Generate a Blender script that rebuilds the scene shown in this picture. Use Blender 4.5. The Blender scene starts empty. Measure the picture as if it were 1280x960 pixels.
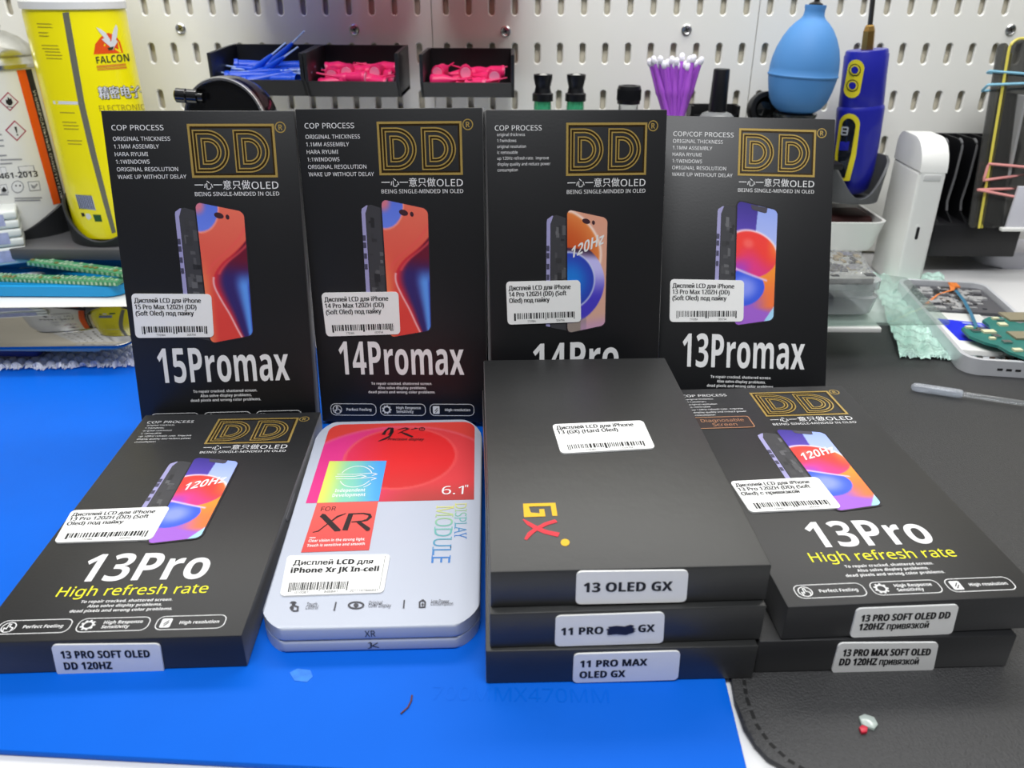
import bpy, bmesh, math, random
from mathutils import Vector, Matrix

# ------------------------------------------------------------------ camera, light, exposure
S = 0.1                                   # 1 working unit = one box width = 0.1 m
CF, PITCH, ROLL, CH = 995.78, 26.525, 0.314, 2.377
scn = bpy.context.scene
COL = scn.collection
th, rl = math.radians(PITCH), math.radians(ROLL)
_c, _s, _cr, _sr = math.cos(th), math.sin(th), math.cos(rl), math.sin(rl)
ex, dn, fw = Vector((1, 0, 0)), Vector((0, -_s, -_c)), Vector((0, _c, -_s))
rgt = _cr * ex - _sr * dn
dwn = _sr * ex + _cr * dn
cd = bpy.data.cameras.new('camera')
cam = bpy.data.objects.new('camera', cd)
COL.objects.link(cam)
cam.matrix_world = Matrix(((rgt.x, -dwn.x, -fw.x, 0), (rgt.y, -dwn.y, -fw.y, 0), (rgt.z, -dwn.z, -fw.z, CH * S), (0, 0, 0, 1)))
cd.sensor_fit = 'HORIZONTAL'
cd.sensor_width = 36.0
cd.lens = 36.0 * CF / 1280.0
cd.clip_start, cd.clip_end = 0.01, 50
cd.dof.use_dof = True
cd.dof.focus_distance = 0.40
cd.dof.aperture_fstop = 15.0
scn.camera = cam

scn.view_settings.view_transform = 'Standard'
scn.view_settings.look = 'None'
scn.view_settings.exposure = 0.0
scn.view_settings.gamma = 1.0
scn.view_settings.use_curve_mapping = False

w = bpy.data.worlds.new('room_light')
scn.world = w
w.use_nodes = True
bg = w.node_tree.nodes['Background']
# bright white ceiling overhead, darker room behind the camera
wt = w.node_tree
tcw = wt.nodes.new('ShaderNodeTexCoord')
sep = wt.nodes.new('ShaderNodeSeparateXYZ')
wt.links.new(tcw.outputs['Generated'], sep.inputs[0])


def wmath(op, a, b, clamp=False):
    n = wt.nodes.new('ShaderNodeMath')
    n.operation = op
    n.use_clamp = clamp
    for i, x in enumerate((a, b)):
        if isinstance(x, (int, float)):
            n.inputs[i].default_value = x
        else:
            wt.links.new(x, n.inputs[i])
    return n.outputs[0]


upz = wmath('MULTIPLY', wmath('MAXIMUM', sep.outputs['Z'], 0.0), 0.30)
bck = wmath('MULTIPLY', wmath('MAXIMUM', sep.outputs['Y'], 0.0), 0.15)
bg.inputs[0].default_value = (0.94, 0.965, 1.0, 1)
wt.links.new(wmath('ADD', wmath('ADD', upz, bck), 0.07), bg.inputs[1])


def area(name, loc, target, sx, sy, power, color=(1, 1, 1)):
    d = bpy.data.lights.new(name, 'AREA')
    d.shape = 'RECTANGLE'
    d.size, d.size_y = sx * S, sy * S
    d.energy = power
    d.color = color
    o = bpy.data.objects.new(name, d)
    COL.objects.link(o)
    o.location = Vector(loc) * S
    o.rotation_euler = (Vector(target) - Vector(loc)).to_track_quat('-Z', 'Y').to_euler()
    return o


area('bench_light', (0.3, 6.8, 6.6), (0.3, 4.0, 0), 13, 1.4, 4.7, (1.0, 0.985, 0.96))
area('ceiling_light', (0.0, -1.2, 13.5), (0.2, 5.0, 0), 10, 4, 17.5, (0.97, 0.985, 1.0))

# ------------------------------------------------------------------ pixel <-> place helpers (W units)
def ray(px, py):
    X, Y = (px - 640) / CF, (py - 480) / CF
    return rgt * X + dwn * Y + fw


CAMP = Vector((0, 0, CH))


def onz(px, py, z=0.0):
    r = ray(px, py)
    return CAMP + r * ((z - CH) / r.z)


def ony(px, py, Y):
    r = ray(px, py)
    return CAMP + r * (Y / r.y)


def onplane(px, py, M, yy=0.0):
    """hit the local plane y=yy of frame M, return local point"""
    Mi = M.inverted()
    o, d = Mi @ CAMP, Mi.to_3x3() @ ray(px, py)
    return o + d * ((yy - o.y) / d.y)


def onlocalz(px, py, M, zz=0.0):
    Mi = M.inverted()
    o, d = Mi @ CAMP, Mi.to_3x3() @ ray(px, py)
    return o + d * ((zz - o.z) / d.z)


# ------------------------------------------------------------------ materials
def lin(c):
    out = []
    for v in c[:3]:
        v = v / 255.0
        out.append(v / 12.92 if v <= 0.04045 else ((v + 0.055) / 1.055) ** 2.4)
    return tuple(out)


MATS = {}


def mat(name, rgb=(128, 128, 128), rough=0.5, metal=0.0, spec=0.5, coat=0.0, bump=None, var=None, trans=0.0, ior=1.45, alpha=1.0,
        attr=False, coat_rough=0.1, sheen=0.0):
    if name in MATS:
        return MATS[name]
    m = bpy.data.materials.new(name)
    m.use_nodes = True
    nt = m.node_tree
    b = nt.nodes['Principled BSDF']
    c = lin(rgb)
    b.inputs['Base Color'].default_value = (*c, 1)
    b.inputs['Roughness'].default_value = rough
    b.inputs['Metallic'].default_value = metal
    b.inputs['Specular IOR Level'].default_value = spec
    b.inputs['Coat Weight'].default_value = coat
    b.inputs['Coat Roughness'].default_value = coat_rough
    b.inputs['Transmission Weight'].default_value = trans
    b.inputs['IOR'].default_value = ior
    b.inputs['Alpha'].default_value = alpha
    b.inputs['Sheen Weight'].default_value = sheen
    b.inputs['Sheen Roughness'].default_value = 0.42
    tc = None
    if bump or var:
        tc = nt.nodes.new('ShaderNodeTexCoord')
    if bump:
        sc, st = bump[0], bump[1]
        n = nt.nodes.new('ShaderNodeTexNoise')
        n.inputs['Scale'].default_value = sc
        n.inputs['Detail'].default_value = 4
        bm = nt.nodes.new('ShaderNodeBump')
        bm.inputs['Strength'].default_value = st
        bm.inputs['Distance'].default_value = bump[2] if len(bump) > 2 else 0.001
        nt.links.new(tc.outputs['Object'], n.inputs['Vector'])
        nt.links.new(n.outputs['Fac'], bm.inputs['Height'])
        nt.links.new(bm.outputs['Normal'], b.inputs['Normal'])
    if var:
        sc, amt = var
        n = nt.nodes.new('ShaderNodeTexNoise')
        n.inputs['Scale'].default_value = sc
        n.inputs['Detail'].default_value = 5
        mx = nt.nodes.new('ShaderNodeMix')
        mx.data_type = 'RGBA'
        mx.inputs[6].default_value = (*[x * (1 - amt) for x in c], 1)
        mx.inputs[7].default_value = (*[min(1, x * (1 + amt)) for x in c], 1)
        nt.links.new(tc.outputs['Object'], n.inputs['Vector'])
        nt.links.new(n.outputs['Fac'], mx.inputs[0])
        nt.links.new(mx.outputs[2], b.inputs['Base Color'])
    if attr:
        a = nt.nodes.new('ShaderNodeVertexColor')
        a.layer_name = 'Col'
        nt.links.new(a.outputs['Color'], b.inputs['Base Color'])
    MATS[name] = m
    return m


def thin_clear(name, rgb, opacity, rough=0.08, bump=None, tint=None):
    """thin clear plastic: see-through with a reflecting skin"""
    if name in MATS:
        return MATS[name]
    m = bpy.data.materials.new(name)
    m.use_nodes = True
    nt = m.node_tree
    b = nt.nodes['Principled BSDF']
    b.inputs['Base Color'].default_value = (*lin(rgb), 1)
    b.inputs['Roughness'].default_value = rough
    tr = nt.nodes.new('ShaderNodeBsdfTransparent')
    tr.inputs[0].default_value = (*(tint or [0.5 + 0.5 * x for x in lin(rgb)]), 1)
    gl = nt.nodes.new('ShaderNodeBsdfGlossy')
    gl.inputs['Roughness'].default_value = rough
    lw = nt.nodes.new('ShaderNodeLayerWeight')
    lw.inputs['Blend'].default_value = 0.5
    pw = nt.nodes.new('ShaderNodeMath')
    pw.operation = 'POWER'
    nt.links.new(lw.outputs['Facing'], pw.inputs[0])
    pw.inputs[1].default_value = 4.0
    fr = nt.nodes.new('ShaderNodeMath')
    fr.operation = 'MULTIPLY_ADD'
    nt.links.new(pw.outputs[0], fr.inputs[0])
    fr.inputs[1].default_value = 0.55
    fr.inputs[2].default_value = 0.04
    m1 = nt.nodes.new('ShaderNodeMixShader')
    m1.inputs[0].default_value = opacity
    m2 = nt.nodes.new('ShaderNodeMixShader')
    nt.links.new(tr.outputs[0], m1.inputs[1])
    nt.links.new(b.outputs[0], m1.inputs[2])
    nt.links.new(fr.outputs[0], m2.inputs[0])
    nt.links.new(m1.outputs[0], m2.inputs[1])
    nt.links.new(gl.outputs[0], m2.inputs[2])
    nt.links.new(m2.outputs[0], nt.nodes['Material Output'].inputs[0])
    if bump:
        tc = nt.nodes.new('ShaderNodeTexCoord')
        n = nt.nodes.new('ShaderNodeTexVoronoi' if bump[0] < 0 else 'ShaderNodeTexNoise')
        n.inputs['Scale'].default_value = abs(bump[0])
        bm = nt.nodes.new('ShaderNodeBump')
        bm.inputs['Strength'].default_value = bump[1]
        bm.inputs['Distance'].default_value = 0.002
        nt.links.new(tc.outputs['Object'], n.inputs['Vector'])
        nt.links.new(n.outputs[0], bm.inputs['Height'])
        for x in (b, gl):
            nt.links.new(bm.outputs['Normal'], x.inputs['Normal'])
    MATS[name] = m
    return m


# ------------------------------------------------------------------ mesh building
class MB:
    def __init__(self):
        self.v, self.f, self.mi, self.sm, self.col = [], [], [], [], None

    def add(self, vs, fs, mi=0, smooth=False, M=None):
        o = len(self.v)
        for p in vs:
            p = Vector(p)
            self.v.append(M @ p if M else p)
        for f in fs:
            self.f.append([i + o for i in f])
            self.mi.append(mi)
            self.sm.append(smooth)
        return o

    def frombm(self, bm, mi=0, smooth=False, M=None, flat=0.0):
        bm.verts.ensure_lookup_table()
        bm.verts.index_update()
        amax = max(f.calc_area() for f in bm.faces)
        f0 = len(self.f)
        self.add([v.co.copy() for v in bm.verts], [[v.index for v in f.verts] for f in bm.faces], mi, smooth, M)
        if smooth:
            for i, f in enumerate(bm.faces):
                if len(f.verts) > 4 or (flat and f.calc_area() > flat * amax):
                    self.sm[f0 + i] = False
        bm.free()

    def box(self, x0, x1, y0, y1, z0, z1, mi=0, M=None, r=0.0, seg=2):
        bm = bmesh.new()
        bmesh.ops.create_cube(bm, size=1.0)
        for v in bm.verts:
            v.co = Vector(((x0 + x1) / 2 + v.co.x * (x1 - x0), (y0 + y1) / 2 + v.co.y * (y1 - y0), (z0 + z1) / 2 + v.co.z * (z1 - z0)))
        if r > 0:
            bmesh.ops.bevel(bm, geom=list(bm.edges), offset=r, segments=seg, profile=0.5, affect='EDGES', clamp_overlap=True)
        if r > 0:
            big = min((x1 - x0) * (y1 - y0), (x1 - x0) * (z1 - z0), (y1 - y0) * (z1 - z0)) / max((x1 - x0) * (y1 - y0), (x1 - x0) * (z1 - z0), (y1 - y0) * (z1 - z0))
        self.frombm(bm, mi, r > 0, M, max(0.02, big * 0.55) if r > 0 else 0.0)

    def prism(self, poly, mp, h0, h1, mi=0, smooth=False, bevel=0.0, seg=2):
        """poly of 2-D points extruded h0..h1, mp(a,b,h)->Vector"""
        bm = bmesh.new()
        lo = [bm.verts.new(mp(a, b, h0)) for a, b in poly]
        hi = [bm.verts.new(mp(a, b, h1)) for a, b in poly]
        n = len(poly)
        bm.faces.new(lo[::-1])
        bm.faces.new(hi)
        for i in range(n):
            bm.faces.new((lo[i], lo[(i + 1) % n], hi[(i + 1) % n], hi[i]))
        if bevel:
            es = [e for e in bm.edges if (e.verts[0] in lo) == (e.verts[1] in lo)]
            bmesh.ops.bevel(bm, geom=es, offset=bevel, segments=seg, profile=0.5, affect='EDGES', clamp_overlap=True)
        bmesh.ops.recalc_face_normals(bm, faces=bm.faces)
        self.frombm(bm, mi, smooth or bevel > 0)

    def lathe(self, prof, n=32, mi=0, M=None, smooth=True, sx=1.0, sy=1.0):
        vs, fs = [], []
        for r, z in prof:
            for k in range(n):
                a = 2 * math.pi * k / n
                vs.append((r * math.cos(a) * sx, r * math.sin(a) * sy, z))
        m = len(prof)
        for i in range(m - 1):
            for k in range(n):
                fs.append((i * n + k, i * n + (k + 1) % n, (i + 1) * n + (k + 1) % n, (i + 1) * n + k))
        if prof[0][0] > 1e-6:
            fs.append(tuple(range(n))[::-1])
        if prof[-1][0] > 1e-6:
            fs.append(tuple((m - 1) * n + k for k in range(n)))
        self.add(vs, fs, mi, smooth, M)

    def tube(self, pts, r, n=8, mi=0, closed=False, flat=1.0):
        pts = [Vector(p) for p in pts]
        rr = r if isinstance(r, (list, tuple)) else [r] * len(pts)
        vs, fs = [], []
        m = len(pts)
        for i, p in enumerate(pts):
            a = pts[(i - 1) % m] if (closed or i > 0) else p
            b = pts[(i + 1) % m] if (closed or i < m - 1) else p
            t = (b - a).normalized()
            up = Vector((0, 0, 1)) if abs(t.z) < 0.9 else Vector((0, 1, 0))
            x = t.cross(up).normalized()
            y = x.cross(t).normalized()
            for k in range(n):
                an = 2 * math.pi * k / n
                vs.append(p + (x * math.cos(an) + y * math.sin(an) * flat) * rr[i])
        for i in range(m if closed else m - 1):
            j = (i + 1) % m
            for k in range(n):
                fs.append((i * n + k, i * n + (k + 1) % n, j * n + (k + 1) % n, j * n + k))
        if not closed:
            fs.append(tuple(range(n))[::-1])
            fs.append(tuple((m - 1) * n + k for k in range(n)))
        self.add(vs, fs, mi, True)

    def build(self, name, mats, parent=None, origin=None, recalc=True):
        me = bpy.data.meshes.new(name)
        o0 = Vector(origin) if origin is not None else Vector((0, 0, 0))
        me.from_pydata([tuple((v - o0) * S) for v in self.v], [], self.f)
        if not isinstance(mats, (list, tuple)):
            mats = [mats]
        for m in mats:
            me.materials.append(m)
        me.polygons.foreach_set('material_index', self.mi)
        me.polygons.foreach_set('use_smooth', self.sm)
        if self.col:
            ca = me.color_attributes.new('Col', 'FLOAT_COLOR', 'POINT')
            buf = []
            for i in range(len(self.v)):
                buf.extend((*self.col.get(i, (0.02, 0.02, 0.02)), 1.0))
            ca.data.foreach_set('color', buf)
        bm = bmesh.new()
        bm.from_mesh(me)
        if recalc:
            bmesh.ops.recalc_face_normals(bm, faces=bm.faces)
        bm.to_mesh(me)
        bm.free()
        me.update()
        if any(self.sm):
            me.set_sharp_from_angle(angle=math.radians(38))
        o = bpy.data.objects.new(name, me)
        COL.objects.link(o)
        if parent:
            o.parent = parent
        if origin is not None:
            o.location = o0 * S
        return o


def thing(name, label, cat, loc=(0, 0, 0), group=None, M=None):
    o = bpy.data.objects.new(name, None)
    COL.objects.link(o)
    o.empty_display_size = 0.02
    if M is not None:
        o.matrix_world = Matrix.Translation(M.translation * S) @ M.to_3x3().to_4x4()
    else:
        o.location = Vector(loc) * S
    return tag(o, label, cat, group)


def tag(o, label, cat, group=None):
    o['label'] = label
    o['category'] = cat
    if group:
        o['group'] = group
    return o


def part_label(o, label):
    o['label'] = label
    return o


def copy_tree(root, label, group=None):
    r = root.copy()
    COL.objects.link(r)
    r['label'] = label
    if group:
        r['group'] = group
    for ch in list(root.children):
        c = ch.copy()
        COL.objects.link(c)
        c.parent = r
        for g in ch.children:
            d = g.copy()
            COL.objects.link(d)
            d.parent = c
    return r


# ------------------------------------------------------------------ flat printing on a surface: mp(a, b) -> Vector
_TX = {}


def sans(s, bold):
    A, a, d = (0x1D5D4, 0x1D5EE, 0x1D7EC) if bold else (0x1D5A0, 0x1D5BA, 0x1D7E2)
    return ''.join(chr(A + ord(c) - 65) if 'A' <= c <= 'Z' else chr(a + ord(c) - 97) if 'a' <= c <= 'z' else chr(d + ord(c) - 48) if '0' <= c <= '9' else c for c in s)


def text_shape(body, bold=0.0, res=2):
    k = (body, bold, res)
    if k not in _TX:
        c = bpy.data.curves.new('t', 'FONT')
        c.body = sans(body, bold > 0.009)
        c.resolution_u = res
        o = bpy.data.objects.new('t', c)
        COL.objects.link(o)
        dg = bpy.context.evaluated_depsgraph_get()
        me = bpy.data.meshes.new_from_object(o.evaluated_get(dg))
        _TX[k] = ([(v.co.x, v.co.y) for v in me.vertices], [tuple(p.vertices) for p in me.polygons])
        bpy.data.objects.remove(o)
        bpy.data.curves.remove(c)
        bpy.data.meshes.remove(me)
    return _TX[k]


def _cap():
    v, _ = text_shape('H')
    return max(p[1] for p in v)


CAPH = _cap()


def d_text(mb, body, a0, a1, b0, cap, mp, mi=0, bold=0.0, slope=0.0, shear=0.0, down=True, res=2):
    """text between a0..a1, baseline b0 (b grows downwards when down), cap height cap"""
    v, f = text_shape(body, bold, res)
    x0, x1 = min(p[0] for p in v), max(p[0] for p in v)
    sx = (a1 - a0) / (x1 - x0)
    sy = cap / CAPH
    sg = -1 if down else 1
    vs = []
    for x, y in v:
        a = a0 + (x - x0) * sx + shear * y * sy
        b = b0 + sg * y * sy + slope * (a - a0)
        vs.append(mp(a, b))
    mb.add(vs, f, mi)


def d_poly(mb, pts, mp, mi=0):
    mb.add([mp(a, b) for a, b in pts], [tuple(range(len(pts)))], mi)


def d_rect(mb, a0, b0, a1, b1, mp, mi=0):
    d_poly(mb, [(a0, b0), (a1, b0), (a1, b1), (a0, b1)], mp, mi)


def d_stroke(mb, pts, wd, mp, mi=0, closed=False):
    n = len(pts)
    ws = wd if isinstance(wd, (list, tuple)) else [wd] * n
    vs = []
    for i, p in enumerate(pts):
        p = Vector(p)
        a = Vector(pts[i - 1]) if (i > 0 or closed) else None
        b = Vector(pts[(i + 1) % n]) if (i < n - 1 or closed) else None
        d1 = (p - a).normalized() if a is not None and (p - a).length > 1e-9 else None
        d2 = (b - p).normalized() if b is not None and (b - p).length > 1e-9 else None
        if d1 is None:
            d1 = d2
        if d2 is None:
            d2 = d1
        n1, n2 = Vector((-d1.y, d1.x)), Vector((-d2.y, d2.x))
        m = n1 + n2
        if m.length < 1e-6:
            m = n1
        m.normalize()
        k = 1.0 / max(0.4, m.dot(n1))
        h = ws[i] / 2 * k
        q, r = p + m * h, p - m * h
        vs += [mp(q.x, q.y), mp(r.x, r.y)]
    fs = [(2 * i, 2 * i + 1, 2 * ((i + 1) % n) + 1, 2 * ((i + 1) % n)) for i in range(n if closed else n - 1)]
    mb.add(vs, fs, mi)


def arc(cx, cy, rx, ry, a0, a1, n):
    return [(cx + rx * math.cos(math.radians(a0 + (a1 - a0) * i / n)), cy + ry * math.sin(math.radians(a0 + (a1 - a0) * i / n))) for i in range(n + 1)]


def rrect(a0, b0, a1, b1, r, n=5, rb=None):
    rb = r if rb is None else rb
    return (arc(a1 - r, b1 - rb, r, rb, 0, 90, n) + arc(a0 + r, b1 - rb, r, rb, 90, 180, n)
            + arc(a0 + r, b0 + rb, r, rb, 180, 270, n) + arc(a1 - r, b0 + rb, r, rb, 270, 360, n))


def quadmap(c4, base):
    """(s,t) in the quad tl,tr,br,bl -> base(a,b)"""
    tl, tr, br, bl = [Vector(p[:2]) for p in c4]

    def mp(s, t):
        p = (tl * (1 - s) + tr * s) * (1 - t) + (bl * (1 - s) + br * s) * t
        return base(p.x, p.y)
    return mp


def d_grid(mb, mp, fn, nu, nv, r=0.0, asp=1.0, mi=0, top_only=False):
    """colour picture on a quad, rounded corners r (in s units), fn(s,t)->rgb"""
    rs, rt = r, r * asp
    vs, cols = [], []
    for j in range(nv + 1):
        for i in range(nu + 1):
            s, t = i / nu, j / nv
            if nu > 30:                                   # soften hard colour borders
                hs, ht = 0.25 / nu, 0.25 / nv
                cc_ = [lin(fn(s + a, t + b)) for a in (-hs, hs) for b in (-ht, ht)]
                cols.append(tuple(sum(x) / 4 for x in zip(*cc_)))
            else:
                cols.append(lin(fn(s, t)))
            if r > 0:
                cs = rs if s < rs else (1 - rs if s > 1 - rs else None)
                ct = rt if t < rt else (1 - rt if t > 1 - rt else None)
                if cs is not None and ct is not None and not (top_only and ct > 0.5):
                    dx, dy = (s - cs) / rs, (t - ct) / rt
                    m, l = max(abs(dx), abs(dy)), math.hypot(dx, dy)
                    if l > 1e-6:
                        s, t = cs + dx * m / l * rs, ct + dy * m / l * rt
            vs.append(mp(s, t))
    fs = [(j * (nu + 1) + i, j * (nu + 1) + i + 1, (j + 1) * (nu + 1) + i + 1, (j + 1) * (nu + 1) + i) for j in range(nv) for i in range(nu)]
    o = mb.add(vs, fs, mi)
    if mb.col is None:
        mb.col = {}
    for k, c in enumerate(cols):
        mb.col[o + k] = c


def d_barcode(mb, s0, s1, t0, t1, mp, seed, mi=0):
    rnd = random.Random(seed)
    s = s0
    k = 0
    W = s1 - s0
    while s < s1:
        wd = W * rnd.choice((0.011, 0.013, 0.02, 0.028))
        long = (s - s0) < W * 0.04 or (s1 - s) < W * 0.06 or abs(s - (s0 + s1) / 2) < W * 0.03
        d_rect(mb, s, t0, min(s + wd, s1), t1 + (0.035 if long else 0), mp, mi)
        s += wd + W * rnd.choice((0.011, 0.014, 0.02))
        k += 1


def mixc(a, b, k):
    k = max(0.0, min(1.0, k))
    return tuple(x + (y - x) * k for x, y in zip(a, b))


def sst(e0, e1, x):
    k = max(0.0, min(1.0, (x - e0) / (e1 - e0)))
    return k * k * (3 - 2 * k)


def cinterp(tab, x):
    n = len(tab)
    if x <= tab[0][0]:
        return tab[0][1]
    for i in range(n - 1):
        if x <= tab[i + 1][0]:
            h = tab[i + 1][0] - tab[i][0]
            u = (x - tab[i][0]) / h
            m0 = (tab[i + 1][1] - tab[max(0, i - 1)][1]) / (tab[i + 1][0] - tab[max(0, i - 1)][0]) * h
            m1 = (tab[min(n - 1, i + 2)][1] - tab[i][1]) / (tab[min(n - 1, i + 2)][0] - tab[i][0]) * h
            return ((2 * u ** 3 - 3 * u * u + 1) * tab[i][1] + (u ** 3 - 2 * u * u + u) * m0 + (3 * u * u - 2 * u ** 3) * tab[i + 1][1] + (u ** 3 - u * u) * m1)
    return tab[-1][1]


def interp(tab, x):
    if x <= tab[0][0]:
        return tab[0][1]
    for (a, b), (c, d) in zip(tab, tab[1:]):
        if x <= c:
            return b + (d - b) * (x - a) / (c - a)
    return tab[-1][1]


def frame(loc, X, Y, Z):
    X, Y, Z = Vector(X), Vector(Y), Vector(Z)
    return Matrix(((X.x, Y.x, Z.x, loc[0]), (X.y, Y.y, Z.y, loc[1]), (X.z, Y.z, Z.z, loc[2]), (0, 0, 0, 1)))


# ------------------------------------------------------------------ shared materials
M_white = mat('white_print', (228, 228, 228), 0.55)
M_black_card = mat('black_laminated_card', (5, 6, 10), 0.46, spec=0.62, sheen=0.28, bump=(700, 0.12, 0.0003), var=(60, 0.15))
M_gold = mat('gold_foil', (196, 166, 92), 0.3, metal=0.45)
M_golddark = mat('dark_gold_foil', (58, 42, 16), 0.4, metal=0.5)
M_pic = mat('colour_print', rough=0.45, attr=True)
M_sticker = mat('white_sticker_paper', (236, 236, 234), 0.6, var=(400, 0.02))
M_ink = mat('black_ink', (22, 22, 24), 0.6)
M_inkgrey = mat('grey_ink', (70, 70, 76), 0.6)
M_yellow = mat('yellow_print', (240, 235, 30), 0.5)
M_grey = mat('inner_grey_card', (128, 128, 132), 0.7)
M_copper = mat('copper_foil', (210, 160, 120), 0.35, metal=0.7)
M_brown = mat('brown_print', (42, 28, 26), 0.5)
M_blackpl = mat('black_plastic', (22, 22, 24), 0.4, var=(80, 0.1))
M_greypl = mat('grey_plastic', (92, 93, 95), 0.45, var=(60, 0.06))
M_whitepl = mat('white_plastic', (228, 228, 224), 0.35, var=(40, 0.02))
M_steel = mat('steel', (190, 190, 188), 0.28, metal=1.0)

# ------------------------------------------------------------------ the setting
M_desk = mat('white_desk_top', (222, 222, 222), 0.4, var=(30, 0.02))
root = thing('workbench', 'white workbench under the blue mat and the black leather pad', 'desk', (0, 4, -7.5))
mb = MB()
mb.box(-9, 9, -3.8, 4.3, 7.15, 7.47, r=0.01)
mb.build('top', M_desk, root)
for lx in (-8.6, 8.6):
    for ly in (-3.4, 3.9):
        mb = MB()
        mb.box(lx - 0.25, lx + 0.25, ly - 0.25, ly + 0.25, 0, 7.15, r=0.02)
        mb.build('leg', M_desk, root)
mb = MB()
mb.box(-14, 14, -14, 8.4, -7.7, -7.5)
o = mb.build('floor', mat('grey_floor', (120, 118, 114), 0.6, var=(3, 0.1)))
o['kind'] = 'structure'

WY, WYAW, WTILT = 7.9, math.radians(-1.263), math.radians(0.33)
wx = Vector((math.cos(WYAW), math.sin(WYAW), 0))
wn = Vector((math.sin(WYAW), -math.cos(WYAW), 0))     # towards the room
WX = (wx * math.cos(WTILT) + Vector((0, 0, 1)) * math.sin(WTILT)).normalized()
WZ = (Vector((0, 0, 1)) * math.cos(WTILT) - wx * math.sin(WTILT)).normalized()
WM = frame((0, WY, 0), WX, -wn, WZ)                    # local x along the wall, y into it, z up

wb = MB()
wb.box(-14, 14, 0.064, 0.3, -7.6, 9, M=WM)
o = wb.build('wall_back', mat('grey_wall_paint', (236, 228, 206), 0.8, var=(8, 0.05)))
o['kind'] = 'structure'

M_peg = mat('grey_white_enamelled_sheet', (238, 237, 230), 0.38, spec=0.5, var=(6, 0.03))
GX = 0.207
ROWS = [0.201, 0.607, 1.013, 1.419, 1.825, 2.231, 2.637, 3.043, 3.449, 3.855, 4.261, 4.667, 5.073]
SW, SH = 0.050, 0.172


def peg_panel(x0, x1, first, n, z0, z1, label, screws):
    org = WM @ Vector((x0, 0, z0))
    Mw = WM.copy()
    Mw.translation = org
    root = thing('pegboard_panel', label, 'pegboard', M=Mw, group='pegboard panels on the back wall')
    mb = MB()
    cols = [first + i * GX for i in range(n)]
    xs = [x0] + [(cols[i] + cols[i + 1]) / 2 for i in range(n - 1)] + [x1]
    zs = [z0] + [(ROWS[i] + ROWS[i + 1]) / 2 for i in range(len(ROWS) - 1)] + [z1]
    k = 6

    def outline(hw, hh):
        a = [(hw * math.cos(math.pi * i / k), hh - hw + hw * math.sin(math.pi * i / k)) for i in range(k + 1)]
        return a + [(-p, -q) for p, q in a]
    slot, slot2 = outline(SW / 2, SH / 2), outline(SW / 2 + 0.009, SH / 2 + 0.009)
    N = len(slot)
    for j, rz in enumerate(ROWS):
        for i, cx in enumerate(cols):
            P = lambda a, b, y=0.0: (cx + a - x0, y, rz + b - z0)
            xa, xb, za, zb = xs[i] - cx, xs[i + 1] - cx, zs[j] - rz, zs[j + 1] - rz
            w2, h2 = SW / 2 + 0.009, SH / 2 - SW / 2
            mb.add([P(xa, za), P(-w2, za), P(-w2, -h2), P(-w2, h2), P(-w2, zb), P(xa, zb)], [(0, 1, 2, 3, 4, 5)])
            mb.add([P(w2, za), P(xb, za), P(xb, zb), P(w2, zb), P(w2, h2), P(w2, -h2)], [(0, 1, 2, 3, 4, 5)])
            up_ = [P(*q) for q in slot2[:k + 1]]
            mb.add([P(-w2, zb), P(w2, zb)] + up_, [tuple(range(k + 3))])
            lo_ = [P(*q) for q in slot2[k + 1:]]
            mb.add([P(w2, za), P(-w2, za)] + lo_, [tuple(range(k + 3))])
            vs = [P(*q) for q in slot2] + [P(q[0], q[1], 0.012) for q in slot] + [P(q[0], q[1], 0.032) for q in slot]
            mb.add(vs, [(q * N + m, q * N + (m + 1) % N, (q + 1) * N + (m + 1) % N, (q + 1) * N + m) for q in range(2) for m in range(N)])
    # folded rim of the sheet
    for xe in (0.0, x1 - x0):
        sgn = 1 if xe == 0 else -1
        mb.add([(xe, 0, 0), (xe, 0.05, 0), (xe, 0.05, z1 - z0), (xe, 0, z1 - z0)], [(0, 1, 2, 3)])
    mb.build('plate', M_peg, root)
    for sx, sz in screws:
        sb = MB()
        Ms = Matrix.Translation((sx - x0, 0, sz - z0)) @ Matrix.Rotation(math.radians(90), 4, 'X')
        sb.lathe([(0.046, 0.0), (0.046, 0.012), (0.036, 0.02), (0.026, 0.014), (0, 0.014)], 20, M=Ms)
        for an in (25, 115):
            Mx = Ms @ Matrix.Rotation(math.radians(an), 4, 'Z')
            sb.box(-0.022, 0.022, -0.004, 0.004, 0.013, 0.0155, 1, M=Mx)
        sb.build('screw', [M_steel, M_blackpl], root)
    return root


def walls(px, py):
    return onplane(px, py, WM, 0.0)


scr = [walls(x, y) for x, y in ((226, 36), (443, 37), (632, 39), (858, 37), (1263, 37))]
peg_panel(-5.35, -0.735, -3.55 - 8 * GX, 22, -0.02, 5.3, 'left pegboard panel of pale metal behind the yellow can and the bins', [(scr[0].x, scr[0].z), (scr[1].x, scr[1].z)])
peg_panel(-0.728, 2.196, 0.019 - 3 * GX, 14, -0.02, 5.3, 'middle pegboard panel of pale metal behind the purple brushes', [(scr[2].x, scr[2].z), (scr[3].x, scr[3].z)])
peg_panel(2.203, 5.35, 0.019 + 11 * GX, 15, -0.02, 5.3, 'right pegboard panel of pale metal behind the blue screwdriver', [(scr[4].x, scr[4].z)])

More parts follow.
